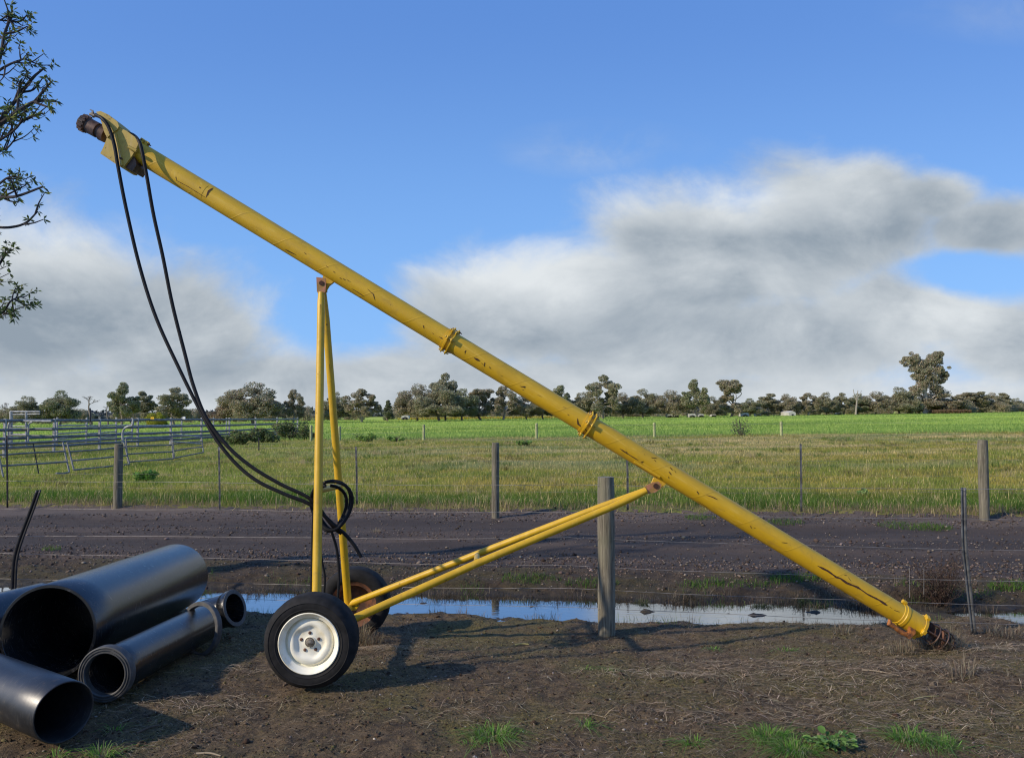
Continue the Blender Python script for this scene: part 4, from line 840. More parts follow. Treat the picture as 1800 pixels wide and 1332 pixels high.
def tree_mesh(name, h, wd, kind, cols, seed, bark=(.23, .20, .17)):
    """returns (trunk mesh, crown mesh or None), base at the origin"""
    global R
    keep = R; R = np.random.default_rng(seed); tm = MB(); cm = MB(); bc = np.array(bark)
    def limb(a, b, r0, r1, bend=.12, n=7):
        L = np.linalg.norm(np.array(b)-a); mid = (np.array(a)+b)/2+R.normal(0, bend*L, 3)*np.array((1, 1, .5)); q = catmull([a, mid, b], 4); tm.add(*tube(q, np.linspace(r0, r1, len(q)), n), col=bc*R.uniform(.8, 1.1)); return q
    top = .42*h if kind != 'dense' else .3*h; tr = limb(np.zeros(3)-(0, 0, .3), np.array((R.normal(0, .05)*h, 0, top)), .030*h, .020*h, .05)
    ends = []
    if kind == 'dense':
        for _ in range(46):
            a = R.uniform(0, 6.28); r = R.random()**.5*wd*.40; z = h*(.20+.68*R.random()*(1-.45*(r/(wd*.4))**2)); ends.append((np.array((r*math.cos(a), r*math.sin(a), z)), wd*R.uniform(.09, .17)))
        ends.append((np.array((0, 0, h*.88)), wd*.16))
    elif kind == 'open':
        for _ in range(34):
            a = R.uniform(0, 6.28); r = R.random()**.6*wd*.42; z = h*R.uniform(.26, .92)*(1-.25*(r/(wd*.42))); ends.append((np.array((r*math.cos(a), r*math.sin(a), z)), wd*R.uniform(.07, .15)))
        ends.append((np.array((.02*h, 0, h*.92)), wd*.13))
    elif kind == 'tall':
        for _ in range(32):
            a = R.uniform(0, 6.28); z = h*R.uniform(.16, .93); r = R.random()**.6*wd*.36; ends.append((np.array((r*math.cos(a), r*math.sin(a), z)), wd*R.uniform(.14, .22)))
    elif kind == 'cone':
        for k in range(22):
            z = h*(.12+.82*k/22); r = wd*.42*(1-k/23)*R.random()**.5; a = R.uniform(0, 6.28); ends.append((np.array((r*math.cos(a), r*math.sin(a), z)), wd*(.25-.13*k/22)))
    elif kind == 'bush':
        for _ in range(18):
            a = R.uniform(0, 6.28); r = R.random()**.5*wd*.38; ends.append((np.array((r*math.cos(a), r*math.sin(a), h*R.uniform(.15, .8)*(1-.4*(r/(wd*.4))**2))), wd*R.uniform(.12, .2)))
    if kind == 'bare':
        def rec(a, d, L, r, k):
            b = a+d*L; limb(a, b, r, r*.6, .05, 5)
            if k == 0: return
            for _ in range(3 if k > 1 else 4):
                e = d+R.normal(0, .38, 3)+np.array((0, 0, .12)); e /= np.linalg.norm(e); rec(a+d*L*R.uniform(.55, 1), e, L*R.uniform(.55, .75), r*.55, k-1)
        rec(tr[-1], np.array((0, 0, 1.)), h*.2, .016*h, 4)
        R = keep; return tm.mesh(name+'_trunk', BARKV), None
    for k, (e, cr) in enumerate(ends):
        if kind not in ('bush', 'cone') and k % 3 == 0:
            limb(tr[int(R.integers(len(tr)//2, len(tr)))], e-(0, 0, cr*.3), .013*h, .004*h, .12, 5)
        nn = int(620*(cr/1.5)**2)+60 if h > 4 else 150
        leafcloud(cm, e, cr, min(nn, 420), .17, cols, .8, .35)
        for _ in range(3):
            dd_ = R.normal(0, 1, 3); dd_ /= np.linalg.norm(dd_); leafcloud(cm, e+dd_*cr*.8*np.array((1, 1, .7)), cr*.5, 90, .16, cols, .75, .2)
    R = keep; return tm.mesh(name+'_trunk', BARKV), cm.mesh(name+'_crown', LEAF, sharp=0)
VAR = {'dense1': tree_mesh('t', 10, 11, 'dense', OL, 1), 'dense2': tree_mesh('t', 10, 11, 'dense', OL+BR, 2), 'dense3': tree_mesh('t', 10, 10, 'dense', GRN+OL, 3), 'open1': tree_mesh('t', 10, 9, 'open', OL+BR, 4, (.33, .30, .27)),
       'open2': tree_mesh('t', 10, 9, 'open', OL, 5, (.30, .27, .24)), 'open3': tree_mesh('t', 10, 9, 'open', GRN+OL, 16, (.25, .22, .2)), 'tall1': tree_mesh('t', 10, 5.5, 'tall', OL+BR, 6), 'tall2': tree_mesh('t', 10, 5.5, 'tall', OL, 7, (.33, .3, .27)), 'cone': tree_mesh('t', 10, 6, 'cone', GRN+BLU, 8),
       'bare': tree_mesh('t', 10, 8, 'bare', OL, 9, (.22, .19, .17)), 'brown': tree_mesh('t', 8, 11, 'bush', BR+[(.12, .06, .04)], 10), 'yellow': tree_mesh('t', 6, 9, 'bush', [(.42, .40, .03), (.32, .33, .03), (.25, .27, .04)], 11),
       'under': tree_mesh('t', 6, 11, 'bush', OL+BR, 12)}
VW = {'dense1': 10, 'dense2': 10, 'dense3': 9.3, 'open1': 9, 'open2': 9, 'open3': 9, 'tall1': 5.3, 'tall2': 5.3, 'cone': 6, 'bare': 6.5, 'brown': 10, 'yellow': 8.5, 'under': 10}
VH = {'brown': 7.6, 'yellow': 5.7, 'under': 5.7}
def put_tree(var, px, ty, by, wpx, D, label, group=None, name='gum_tree', cat='tree', rot=None):
    b = P(px, by, D); tp = P(px, ty, D); b[2] = min(b[2], float(H(b[0], b[1]))+.05); hh = tp[2]-b[2]
    r = empty(name, b, label, cat, group); sx = wpx/F*D/VW[var]; r.scale = (sx, sx, hh/VH.get(var, 9.9)); r.rotation_euler = (0, 0, R.uniform(0, 6.28) if rot is None else rot)
    for me, nm in zip(VAR[var], ('trunk', 'crown')):
        if me is None: continue
        o = bpy.data.objects.new(nm, me); link(o); o.parent = r
    return r
G1 = 'far gum trees along the paddock edge'
TL = [
 ('dense1', 48, 697, 740, 66, 150, 'low rounded gum tree behind the pale loading frame', None), ('dense3', 106, 686, 739, 62, 150, 'dense rounded green tree right of the pale loading frame', None),
 ('bare', 12, 698, 740, 44, 150, 'leafless tree at the far left edge of the picture', None), ('bare', 160, 684, 740, 60, 150, 'leafless tree above the thin dark pipe', None), ('bare', 190, 706, 740, 34, 150, 'small leafless tree left of the tall gum above the yards', None),
 ('open3', 214, 673, 739, 62, 150, 'tall open gum tree above the yards, left of the yellow bush', None), ('tall2', 258, 687, 739, 34, 160, 'slim open gum directly above the yellow bush', None),
 ('open2', 306, 682, 739, 76, 150, 'gum tree right of the yellow bush with a gap in its crown', None), ('brown', 388, 711, 739, 56, 150, 'low rounded reddish brown tree left of the broad gum', None),
 ('dense2', 445, 672, 739, 104, 150, 'broad dense gum tree above the right end of the yards', None), ('bare', 393, 690, 739, 22, 165, 'thin leafless sapling behind the reddish brown tree', None),
 ('open1', 515, 685, 740, 48, 155, 'small umbrella shaped gum left of the auger leg', None), ('dense1', 588, 690, 740, 56, 160, 'gum tree directly behind the auger legs', None),
 ('open1', 636, 684, 740, 72, 155, 'gum tree with pale bare limbs right of the auger legs', None), ('cone', 682, 702, 739, 26, 170, 'small pointed dark conifer between two gum clusters', None),
 ('dense2', 734, 675, 739, 74, 165, 'rounded left shoulder of the biggest gum cluster', None), ('open2', 783, 657, 739, 62, 165, 'tallest gum of the biggest cluster with ragged top', None), ('dense1', 772, 676, 739, 88, 160, 'dense middle gum of the biggest cluster', None),
 ('dense3', 812, 683, 739, 62, 162, 'dark right shoulder of the biggest gum cluster', None), ('tall1', 846, 684, 738, 42, 170, None, G1), ('open1', 884, 679, 738, 66, 170, None, G1), ('dense2', 925, 690, 738, 56, 172, None, G1), ('open2', 955, 684, 738, 50, 175, None, G1),
 ('open3', 985, 678, 737, 58, 172, None, G1), ('dense1', 1022, 690, 737, 52, 175, None, G1), ('open2', 1060, 660, 736, 76, 172, 'tall gum with lobed crown showing just above the second tube joint', None),
 ('dense2', 1095, 690, 735, 50, 180, None, G1), ('dense1', 1130, 684, 734, 58, 178, None, G1), ('dense2', 1178, 686, 734, 64, 178, None, G1), ('open3', 1222, 668, 734, 56, 175, 'tall open gum standing above the row of white vans', None), ('dense1', 1252, 697, 733, 44, 185, None, G1),
 ('tall1', 1284, 668, 733, 42, 178, 'tall narrow gum with stacked clumps right of the open gum', None), ('dense3', 1318, 700, 732, 44, 190, None, G1), ('tall2', 1350, 691, 732, 40, 195, None, G1), ('dense2', 1382, 692, 731, 46, 195, None, G1),
 ('open1', 1420, 691, 731, 52, 195, None, G1), ('dense1', 1452, 690, 731, 46, 200, None, G1), ('open2', 1482, 691, 730, 46, 200, None, G1), ('dense3', 1508, 692, 730, 50, 205, None, G1), ('dense2', 1540, 688, 729, 62, 205, None, G1), ('dense1', 1582, 681, 728, 66, 205, None, G1),
 ('dense2', 1655, 684, 728, 88, 212, 'spreading low gum at the right foot of the tallest lone gum', None), ('dense1', 1612, 694, 728, 60, 214, None, G1),
 ('tall1', 1703, 690, 727, 36, 230, None, G1), ('tall2', 1722, 688, 727, 34, 230, None, G1), ('dense2', 1744, 690, 727, 40, 232, None, G1), ('tall2', 1766, 690, 727, 32, 235, None, G1), ('dense1', 1786, 700, 727, 36, 260, None, G1), ('dense3', 1812, 704, 727, 40, 260, None, G1)]
for v, px, ty, by, wp, D, lab, g in TL:
    nm = {'bare': 'bare_tree', 'cone': 'conifer', 'brown': 'rounded_tree'}.get(v, 'gum_tree')
    put_tree(v, px, ty, by, wp, D, lab or 'olive gum tree in the unbroken belt along the far paddock edge', g, nm)
yb = put_tree('yellow', 274, 721, 741, 40, 120, 'bright yellow flowering bush beyond the yards', None, 'yellow_bush', 'bush')
# understorey shrubs filling beneath the belt
UG = 'dark shrubs beneath the far trees'
for px in np.arange(560, 1800, 34):
    if 650 < px < 690: continue
    by = np.interp(px, [550, 1100, 1790], [739.5, 735, 727]); put_tree('under', px+R.uniform(-8, 8), by-R.uniform(14, 24), by, R.uniform(40, 56), 205+R.uniform(0, 14)+max(0, px-1400)*.06, 'dark olive shrub filling the shade beneath the far trees', UG, 'shrub', 'shrub')
for px in (20, 75, 135, 230, 335, 420, 480, 530): put_tree('under', px, 716+R.uniform(-3, 4), 740, R.uniform(46, 60), 190, 'dark olive shrub filling the shade beneath the far trees', UG, 'shrub', 'shrub')
# big lone gum
def big_gum():
    global R
    keep = R; R = np.random.default_rng(77); D = 210; base = P(1626, 728, D); s = D/F; r = empty('gum_tree', base, 'tallest lone gum with pale trunk and billowing crown at the right', 'tree'); tm = MB(); cm = MB(); bc = np.array((.42, .38, .33))
    def pt(x, y, d=0): q = P(x, y, D); q[1] += d; return q
    def lb(pts, r0, r1): q = catmull(pts, 5); tm.add(*tube(q, np.linspace(r0, r1, len(q))*s, 8), col=bc*R.uniform(.85, 1.05))
    lb([pt(1626, 730), pt(1627, 700), pt(1624, 680)], 4.2, 3.0); lb([pt(1625, 690), pt(1618, 678), pt(1612, 660), pt(1605, 645)], 2.4, .8); lb([pt(1625, 688), pt(1634, 665), pt(1640, 640)], 2.4, .8)
    lb([pt(1624, 684), pt(1624, 655), pt(1620, 640)], 2.4, .8); lb([pt(1630, 724), pt(1638, 715), pt(1648, 713), pt(1656, 720)], 1.8, .8); lb([pt(1640, 705), pt(1652, 700), pt(1664, 722)], 1.4, .5); lb([pt(1626, 702), pt(1640, 698), pt(1650, 690)], 1.8, .8)
    for x, y, rr in ((1598, 637, 11), (1606, 630, 10), (1614, 636, 11), (1595, 632, 6), (1628, 640, 9), (1640, 628, 9), (1648, 624, 8), (1636, 636, 10), (1650, 634, 8), (1608, 648, 11), (1622, 652, 12), (1636, 650, 12), (1648, 648, 9), (1656, 654, 8), (1660, 660, 6),
                     (1614, 662, 10), (1626, 664, 11), (1640, 664, 11), (1652, 668, 8), (1620, 674, 10), (1634, 676, 11), (1612, 684, 10), (1606, 692, 9), (1644, 684, 10)):
        for dpt in (-.5, .5):
            leafcloud(cm, pt(x+R.normal(0, 1.5), y+R.normal(0, 1.5), dpt*rr*s*1.2), rr*s*.9, 420, .2, OL+BR, .85, .3)
        for _ in range(3): leafcloud(cm, pt(x+R.normal(0, rr*.6), y+R.normal(0, rr*.6), R.normal(0, rr*s)), rr*s*.45, 110, .19, OL+BR, .75, .2)
    tm.build('trunk', BARKV, r); cm.build('crown', LEAF, r, sharp=0); R = keep
big_gum()
# snag
def snag():
    D = 196; r = empty('dead_tree', P(1505, 729, D), 'bleached bare snag standing in the tree belt left of the tallest gum', 'tree'); s = D/F; tm = MB(); bc = np.array((.30, .27, .23))
    for pts, r0, r1 in (([(1504, 731), (1506, 708), (1507, 694), (1508, 686)], 1.8, .5), ([(1506, 705), (1502, 695), (1500, 684)], 1.1, .4), ([(1507, 700), (1512, 694), (1514, 686)], 1.0, .3)):
        q = catmull([P(a, b, D) for a, b in pts], 4); tm.add(*tube(q, np.linspace(r0, r1, len(q))*s, 7), col=bc)
    tm.build('trunk', BARKV, r)
snag()
# far belt of wood, one mass
mb = MB()
for i in range(420):
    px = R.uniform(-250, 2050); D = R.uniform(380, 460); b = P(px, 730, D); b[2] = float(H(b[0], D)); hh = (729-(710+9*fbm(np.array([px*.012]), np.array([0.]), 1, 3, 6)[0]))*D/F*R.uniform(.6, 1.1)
    leafcloud(mb, b+(0, 0, hh*.45), R.uniform(4, 8), 130, .9, BLU+[(.058, .066, .055)], min(1.2, hh/10), .5)  # distance haze is put into the bluish grey leaf colours
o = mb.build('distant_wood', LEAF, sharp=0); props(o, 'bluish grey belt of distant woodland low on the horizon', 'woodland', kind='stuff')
# canola strip and pale vans/sheds
mb = MB(); n = 9000; x = R.uniform(P(700, 735, 198)[0], P(985, 735, 198)[0], n); D = R.uniform(197, 200, n)
blades(mb, x, D, R.uniform(.35, .75, n), R.uniform(.15, .3, n), colmix([(.62, .50, .04), (.55, .50, .10), (.60, .52, .2)], n), .4)
o = mb.build('flowering_canola', GRASS, sharp=0); props(o, 'thin strip of yellow flowering canola showing under the gum trees', 'crop', kind='stuff')
def shed(px, y0, y1, wpx, D, label, van=True):
    a = P(px, y1, D); a[2] = float(H(a[0], D)); b = P(px, y0, D); w_ = wpx/F*D; h_ = max(.9, b[2]-a[2]); r = empty('caravan' if van else 'farm_shed', a, label, 'caravan' if van else 'shed', 'white caravans under the far trees' if van else None)
    mb = MB()
    if van: mb.add(*prism([(px-wpx/2, y1-1), (px-wpx/2, y0+1), (px-wpx/2+1, y0), (px+wpx/2-1.5, y0), (px+wpx/2, y0+1.5), (px+wpx/2, y1-1)], D, D+2.2)); mb.build('body', WPAINT, r)
    else: mb.add(*prism([(px-wpx/2, y1+1), (px-wpx/2, y0+3), (px, y0), (px+wpx/2, y0+3), (px+wpx/2, y1+1)], D, D+7)); mb.build('wall', WPAINT, r)
    mb = MB(); q = P(px+.3, (y0+y1)/2 if van else y1-2.2, D-.03); mb.add(*bbox(q, (w_*.28, .05, h_*.3 if van else h_*.5), None, .01)); mb.build('window' if van else 'door', DGLASS, r)
    if van:
        mb = MB()
        for s_ in (-.22, .22): mb.add(*lathe([(0, -.1), (.32, -.1), (.32, .1), (0, .1)], P(px+wpx*s_, y1-1, D+.1), (0, 1, 0), 14))
        mb.build('wheel', RUBBER, r)
shed(712, 730.5, 737, 13, 190, 'white van at the left foot of the biggest gum cluster'); shed(1178, 727.5, 734, 9, 176, 'white caravan left of the pair beneath the tall open gum'); shed(1189, 728, 734, 8, 176, 'small white caravan immediately right of the leftmost caravan')
shed(1217, 727, 734, 12, 174, 'white caravan directly beneath the tall open gum'); shed(1233, 727.5, 733.5, 9, 174, 'white caravan just right of the one beneath the tall open gum'); shed(1255, 728, 733, 8, 182, 'faint pale caravan left of the tall narrow gum'); shed(1310, 725.5, 733, 13, 182, 'white caravan right of the tall narrow gum'); shed(1334, 726.5, 732.5, 8, 190, 'pale caravan furthest right among the caravans')
shed(1393, 722, 732, 12, 188, 'small white gabled shed with dark doorway right of the caravans', False); shed(1476, 725.5, 730, 5, 200, 'tiny white caravan alone left of the bleached snag')
# undergrowth pinkish at big gum foot
mb = MB(); n = 5000; x = R.uniform(P(1640, 730, 205)[0], P(1700, 730, 205)[0], n); D = R.uniform(203, 207, n); blades(mb, x, D, R.uniform(.4, 1.3, n), R.uniform(.1, .2, n), colmix([(.36, .22, .14), (.30, .21, .10), (.2, .15, .08)], n), .6)
o = mb.build('dry_scrub', GRASS, sharp=0); props(o, 'reddish dry scrub at the foot of the tallest gum', 'scrub', kind='stuff')
# brambles against the yard row, sapling
def scrub(px, by, wpx, hpx, D, label, cols, name, cat, n=1400, size=.08, flat=1.0, stems=True):
    b = P(px, by, D); b[2] = min(b[2], float(H(b[0], D))+.02); r = empty(name, b, label, cat); w_ = wpx/F*D; h_ = hpx/F*D; cm = MB(); sm = MB()
    for _ in range(14):
        c = b+np.array((R.uniform(-.4, .4)*w_, R.uniform(-.3, .3)*w_*.6, h_*R.uniform(.15, .75)*flat)); leafcloud(cm, c, min(w_, h_)*.36, n//14, size, cols, .8, .3)
    for _ in range(12 if stems else 0):
        e = b+np.array((R.uniform(-.5, .5)*w_, R.uniform(-.2, .2)*w_, h_*R.uniform(.5, 1.05))); q = catmull([b+R.normal(0, w_*.06, 3)*(1, 1, 0), (b+e)/2+R.normal(0, w_*.05, 3), e], 4); sm.add(*tube(q, np.linspace(.008, .003, len(q))*max(1, D/20), 5), col=np.array((.10, .08, .06)))
    if stems: sm.build('stem', BARKV, r)
    cm.build('foliage', LEAF, r, sharp=0); return r
DG = [(.11, .17, .055), (.16, .21, .07), (.18, .18, .09)]
scrub(430, 778, 62, 27, 44, 'dark bramble bush against the yard panels, the wider one', DG, 'bramble_bush', 'bush', 2200)
scrub(510, 770, 62, 32, 52, 'dark bramble bush at the right end of the long yard row', DG, 'bramble_bush', 'bush', 2200)
scrub(395, 772, 40, 14, 46, 'low bramble at the left end of the dark hedge by the yard', DG, 'bramble_bush', 'bush', 1400)
scrub(470, 775, 50, 26, 48, 'dark bramble between the two larger bramble bushes', DG, 'bramble_bush', 'bush', 1800)
scrub(545, 772, 26, 18, 52, 'small bramble left of the auger leg', DG, 'bramble_bush', 'bush', 900)
scrub(640, 770, 44, 15, 47, 'leafy green weeds right of the auger legs at the crop edge', [(.22, .36, .08), (.30, .42, .10)], 'leafy_weed', 'weed', 900, .06)
scrub(695, 769, 34, 10, 47, 'low leafy weeds left of a pale paddock post', [(.22, .36, .08), (.28, .40, .10)], 'leafy_weed', 'weed', 600, .06)
scrub(920, 781, 34, 10, 38, 'small leafy weed patch under the tube behind the middle fence post', [(.22, .36, .09), (.28, .40, .11)], 'leafy_weed', 'weed', 500, .06)
scrub(255, 828, 34, 22, 20, 'leafy green dock weed behind the left wooden fence post', [(.14, .28, .05), (.20, .34, .07)], 'dock_weed', 'weed', 700, .05)
scrub(1302, 770, 34, 40, 49, 'thin grey leafed sapling in front of the crop between two pale posts', [(.08, .10, .06), (.10, .12, .08)], 'sapling', 'sapling', 260, .06)
scrub(1515, 863, 22, 11, 15, 'small broad leafed weed in the verge beyond the tube', [(.30, .42, .14), (.18, .30, .08)], 'broadleaf_weed', 'weed', 260, .03)

# ------------------------------------------------------------------ near plants
def tuft(px, py, rpx, n, h, cols, label, name='grass_tuft', cat='grass tuft', lean=1.1, w0=.003, w1=.0055, group=None, flat=.6):
    c = Gp(px, py); rr = rpx/F*c[1]; r = empty(name, c, label, cat, group); mb_ = MB()
    a = R.uniform(0, 6.28, n); q = R.random(n)**.7*rr*.55; x = c[0]+np.cos(a)*q; y = c[1]+np.sin(a)*q*flat
    az = a+R.normal(0, .5, n); blades(mb_, x, y, R.uniform(.5, 1.1, n)*h, R.uniform(w0, w1, n), colmix(cols, n, .3), lean, az=az, droop=1.3)
    mb_.build('blades', GRASS, r, sharp=0); return r
LG = [(.15, .34, .04), (.10, .24, .03), (.20, .38, .06), (.28, .40, .11), (.36, .34, .16)]
for px, py, rp_, n, h, lab in ((868, 1296, 52, 260, .085, 'green grass tuft at the bottom, straight below the wooden post gap, left of centre'), (830, 1305, 22, 60, .045, 'tiny tuft touching the left side of the bottom centre tuft'), (1027, 1274, 22, 60, .07, 'small wispy tuft between the two larger bottom tufts'),
                            (1218, 1306, 26, 110, .06, 'small bright tuft left of the broad leafed weed group'), (1350, 1298, 44, 300, .09, 'upright green tuft behind the broad leafed weed'), (1398, 1322, 52, 360, .09, 'low green tuft directly left of the broad leafed weed'),
                            (1600, 1300, 48, 300, .085, 'left half of the wide tuft at the bottom right'), (1650, 1310, 46, 280, .075, 'right half of the wide tuft at the bottom right'), (178, 1328, 26, 90, .09, 'pale green tuft by the mouth of the nearest pipe'), (98, 1330, 18, 40, .07, 'thin grass tuft below the nearest pipe'),
                            (200, 1284, 16, 30, .05, 'sparse tuft right of the nearest pipe mouth'), (1253, 1141, 17, 50, .05, 'tiny tuft nearest to the puddle, right of the wooden post'), (1380, 1144, 24, 70, .05, 'small tuft below the auger tube'), (1033, 1176, 14, 50, .05, 'tiny tuft just below the wooden post, the left of two'), (1070, 1178, 12, 36, .04, 'tiny tuft just below the wooden post, the right of two')):
    tuft(px, py, rp_*1.15, int(n*1.1), h*.95, LG, lab, lean=2.0, w0=.0024, w1=.0048)
for px, py, rp_, n, h, lab in ((1128, 1073, 26, 120, .05, 'dark clump of drowned grass in the puddle right of the post'), (1340, 1082, 30, 160, .05, 'green and dark clump of grass in the puddle below the tube'), (1415, 1068, 26, 120, .08, 'yellowish clump of grass at the back edge of the puddle')):
    c = Gp(px, py)
    r_ = tuft(px, py, rp_, n, h, [(.05, .07, .02), (.09, .10, .04), (.12, .13, .05)], lab, lean=1.3); r_.location.z = max(r_.location.z, ZW); 
DRY = [(.34, .27, .17), (.25, .19, .12), (.42, .35, .23), (.17, .12, .08)]
for px, py, rp_, n, h, lab in ((1585, 1150, 40, 110, .16, 'dead straw clump left below the auger intake'), (1628, 1138, 40, 200, .12, 'tangled dead stalks in front of the auger intake'), (1655, 1138, 72, 520, .17, 'dead straw clump wrapped round the auger intake'), (1690, 1190, 46, 90, .18, 'spiky dry grass clump at the right, below the intake'), (1480, 1112, 30, 90, .10, 'pale dry tuft by the puddle edge left of the intake'),
                            (1770, 1118, 60, 260, .11, 'dry yellow grass at the right end of the near fence'), (1180, 1190, 60, 120, .05, 'flattened pale stalks below the wooden post'), (1290, 1205, 60, 120, .06, 'flattened pale stalks in the middle of the foreground'), (1740, 1112, 22, 70, .12, 'dry grass right of the bent steel post'),
                            (205, 1222, 20, 60, .03, 'flattened straw under the ridged flange'), (232, 1208, 20, 70, .03, 'loose straw right of the ridged flange'), (632, 1128, 26, 170, .22, 'dry grass clump growing up by the far wheel'), (655, 1132, 30, 130, .14, 'low dry straw spilling right of the far wheel'), (660, 935, 20, 60, .10, 'brown dry tuft by the track edge')):
    tuft(px, py, rp_, n, h, DRY, lab, 'dry_tuft', 'dry grass', lean=.7 if h > .12 else 1.0, w0=.002, w1=.0042)
# dark dead bush near the bent post
c = Gp(1652, 1062); r_ = empty('dead_bush', c, 'dark brown dead bush behind the bent steel post', 'bush'); mb = MB(); m2 = MB(); n = 420
for i in range(150):
    a = R.uniform(0, 6.28); e = c+np.array((math.cos(a)*R.uniform(.02, .36), math.sin(a)*R.uniform(.0, .2), R.uniform(.14, .46)*(1 if i % 9 else 1.3))); m_ = (c+e)/2+R.normal(0, .03, 3)
    mb.add(*tube(catmull([c+R.normal(0, .05, 3)*(1, .6, 0), m_, e], 3), np.linspace(.0028, .0012, 7), 4), col=np.array((.065, .042, .032))*R.uniform(.6, 1.4)); leafcloud(m2, m_+(e-m_)*R.random(), .05, 22, .008, [(.08, .05, .035), (.05, .035, .03), (.10, .075, .05)], 1, .2)
mb.build('twigs', BARKV, r_); m2.build('seed_heads', LEAF, r_, sharp=0)
# broad leafed weed
c = Gp(1462, 1316); r_ = empty('broadleaf_weed', c, 'broad leafed green weed at the bottom right of centre', 'weed'); mb = MB()
for i in range(62):
    a = R.uniform(0, 6.28); q_ = R.random()**.6*.13; ctr = c+np.array((math.cos(a)*q_*1.15, math.sin(a)*q_*.7, .02+R.random()*.05)); s_ = R.uniform(.012, .024); nrm = np.array((R.normal(0, .35), R.normal(-.2, .35), 1.)); nrm /= np.linalg.norm(nrm)
    e_ = np.cross(nrm, (math.cos(a), math.sin(a), 0)); e_ /= np.linalg.norm(e_); g_ = np.cross(e_, nrm); th = np.linspace(0, 2*np.pi, 9)[:-1]
    V_ = np.vstack((ctr-nrm*.003, ctr+s_*(np.cos(th)[:, None]*e_*.8+np.sin(th)[:, None]*g_)+nrm*(.004*np.cos(2*th))[:, None])); k = np.arange(8); mb.add(V_, np.stack((np.zeros(8, int), k+1, (k+1) % 8+1), 1), col=np.array([(.22, .38, .09), (.15, .29, .06), (.32, .46, .17)][i % 3])*R.uniform(.8, 1.15))
    mb.add(*tube([c+(0, 0, .0), (c+ctr)/2+(0, 0, .01), ctr], .0016, 4), col=np.array((.12, .2, .06)))
mb.build('leaves', GRASS, r_)
# sticks on the ground
for (x0, y0_), (x1, y1_), rr, lab in (((345, 1326), (388, 1330), .006, 'pale broken stick at the bottom, right of the nearest pipe'), ((240, 1290), (280, 1276), .007, 'dark stick lying right of the nearest pipe mouth'), ((1600, 1232), (1650, 1224), .005, 'curved grey stick at the lower right'), ((905, 1135), (930, 1134), .008, 'short mossy yellow stick below the puddle left of the wooden post'), ((1000, 1254), (1065, 1262), .004, 'thin pale stalk beside the small wispy tuft'), ((1515, 1178), (1580, 1188), .005, 'pale stalk lying below the auger intake')):
    a_, b_ = Gp(x0, y0_), Gp(x1, y1_); a_[2] += rr; b_[2] += rr; m_ = (a_+b_)/2+np.array((0, .01, .004)); m_[2] = max(m_[2], float(H(m_[0], m_[1]))+rr); mb = MB().add(*tube(catmull([a_, m_, b_], 5), np.linspace(rr, rr*.6, 11), 7), col=np.array((.30, .24, .16) if 'pale' in lab else (.12, .085, .06) if 'dark' in lab else (.25, .23, .10)))
    o = mb.build('stick', BARKV); props(o, lab, 'stick')

# ------------------------------------------------------------------ overhanging tree at the left
tr = empty('overhanging_tree', (-6.4, 7.3, -.1), 'dark branched tree with small leaf rosettes reaching in from the upper left', 'tree'); bm_ = MB(); lm = MB()
bc = np.array((.045, .038, .036)); trunk = catmull([(-6.4, 7.3, -.2), (-6.35, 7.3, 1.2), (-6.45, 7.3, 2.6), (-6.3, 7.3, 4.0), (-6.2, 7.2, 5.6)], 6); bm_.add(*tube(trunk, np.linspace(.15, .07, len(trunk)), 12), col=bc*1.4)
def rosette(p, d, sc=1.0):
    n = int(R.integers(5, 10)); a = R.uniform(0, 6.28, n); d = d/np.linalg.norm(d); F_ = frame(d, (.3, .9, .3)); L = R.uniform(.04, .07, n)*sc
    for i in range(n):
        dr = F_[:, 0]*math.cos(a[i])+F_[:, 1]*math.sin(a[i]); dr = dr*.8+d*R.uniform(.1, .9)+np.array((0, 0, -.1)); dr /= np.linalg.norm(dr); s_ = np.cross(dr, R.normal(0, 1, 3)); s_ /= np.linalg.norm(s_); s_ *= .009
        b_ = p+dr*.004; m_ = b_+dr*L[i]*.5-(0, 0, .003); t_ = b_+dr*L[i]-np.array((0, 0, .010)); c_ = np.array([(.11, .16, .035), (.08, .12, .03), (.24, .25, .03), (.08, .10, .05)][int(R.integers(0, 4))])*R.uniform(.7, 1.2)
        lm.add(np.array((b_, m_-s_, t_, m_+s_)), np.array([[0, 1, 2, 3]]), col=c_)
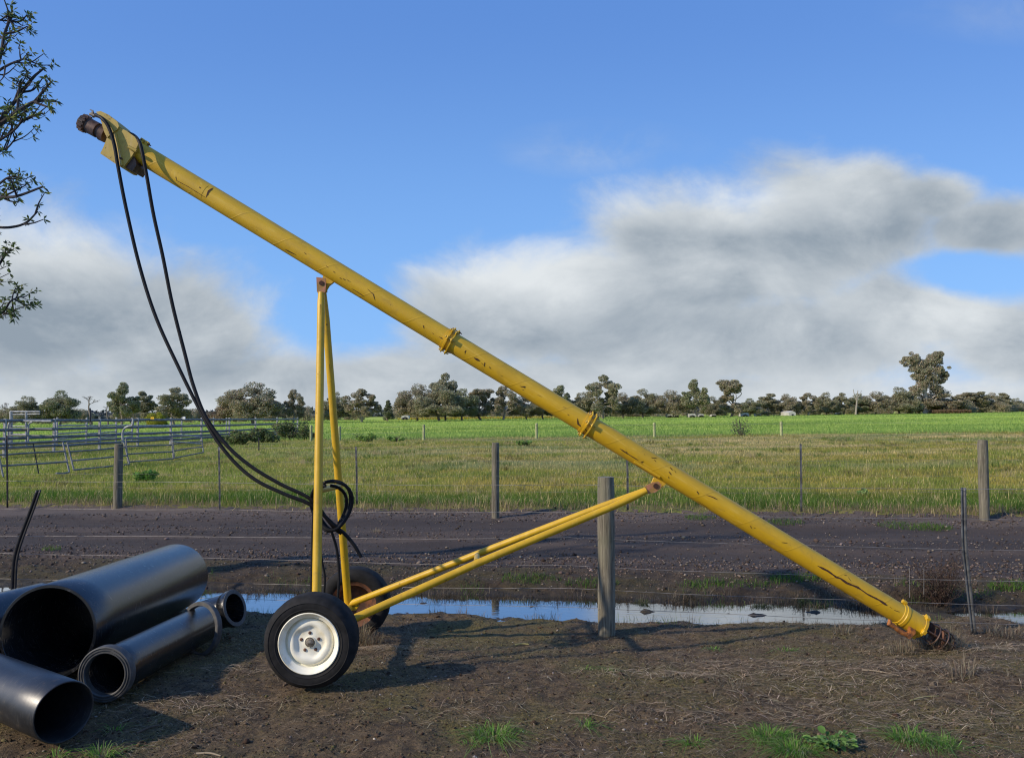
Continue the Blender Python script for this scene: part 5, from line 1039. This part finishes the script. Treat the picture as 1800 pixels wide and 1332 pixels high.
def twigs(q, r0, depth, spread=1.0, tip=True):
    bm_.add(*tube(q, np.linspace(r0, r0*.4, len(q)), 6), col=bc*R.uniform(.8, 1.3)); T_ = np.gradient(q, axis=0); 
    if tip: rosette(q[-1], T_[-1])
    if depth == 0: return
    L = np.linalg.norm(np.diff(q, axis=0), axis=1).sum(); k_ = max(2, int(L/.14))
    for i in range(k_):
        j = int(R.integers(len(q)//5, len(q))); d_ = T_[j]/np.linalg.norm(T_[j])+R.normal(0, .55, 3)*np.array((1, .7, 1))+np.array((.15, 0, .18)); d_ /= np.linalg.norm(d_); l_ = min(.32, L*.42)*R.uniform(.4, 1); e_ = q[j]+d_*l_
        if 900+F*(e_[0]/e_[1]) > 84: continue
        m_ = q[j]+d_*l_*.5+np.array((0, 0, -.02))+R.normal(0, .012, 3); twigs(catmull([q[j], m_, e_], 3), r0*.5, depth-1)
BRN = [([(-230, 330), (-90, 270), (-5, 222), (38, 192), (66, 178), (98, 178)], .020, 7.0), ([(-90, 270), (-20, 232), (25, 180), (55, 140), (75, 122)], .016, 7.1), ([(-200, 240), (-60, 170), (-5, 110), (8, 60), (22, 24)], .016, 7.2), ([(-150, 300), (-40, 262), (0, 246), (28, 226), (40, 208)], .012, 6.9), ([(-60, 170), (-10, 130), (20, 112), (48, 102)], .011, 7.15),
       ([(-120, 300), (-20, 268), (10, 262), (30, 240)], .009, 7.0), ([(-220, 440), (-80, 380), (-5, 350), (30, 345), (76, 328)], .015, 6.9), ([(-150, 440), (-40, 402), (15, 400), (45, 392), (66, 372)], .012, 7.0), ([(-80, 380), (-10, 330), (15, 312), (38, 312)], .010, 6.9), ([(-200, 540), (-60, 500), (-8, 470), (8, 446)], .010, 7.0),
       ([(-180, 600), (-60, 570), (0, 552), (18, 530), (34, 522)], .010, 7.0), ([(-60, 560), (-15, 545), (8, 552), (24, 548)], .007, 7.0), ([(-90, 60), (-30, 45), (0, 36), (14, 26)], .009, 7.2)]
for pts, r0, Yd in BRN:
    q = catmull([P(a, b, Yd+R.uniform(-.15, .15)) for a, b in pts], 5); twigs(q, r0*1.5, 2)
for a_, b_ in (((-6.35, 7.3, 2.0), (-230, 600, 7)), ((-6.4, 7.3, 2.6), (-220, 440, 6.9)), ((-6.4, 7.3, 3.0), (-230, 330, 7)), ((-6.3, 7.3, 3.7), (-200, 240, 7.2)), ((-6.3, 7.3, 4.3), (-300, 150, 7.3))):
    e_ = P(*b_); a_ = np.array(a_); q = catmull([a_, (a_+e_)/2+(0, 0, .08), e_], 4); bm_.add(*tube(q, np.linspace(.05, .02, len(q)), 8), col=bc)
bm_.build('branches', BARKV, tr); lm.build('leaves', LEAF, tr, sharp=0)
print('objects', len(bpy.data.objects), 'verts', sum(len(m.vertices) for m in bpy.data.meshes))
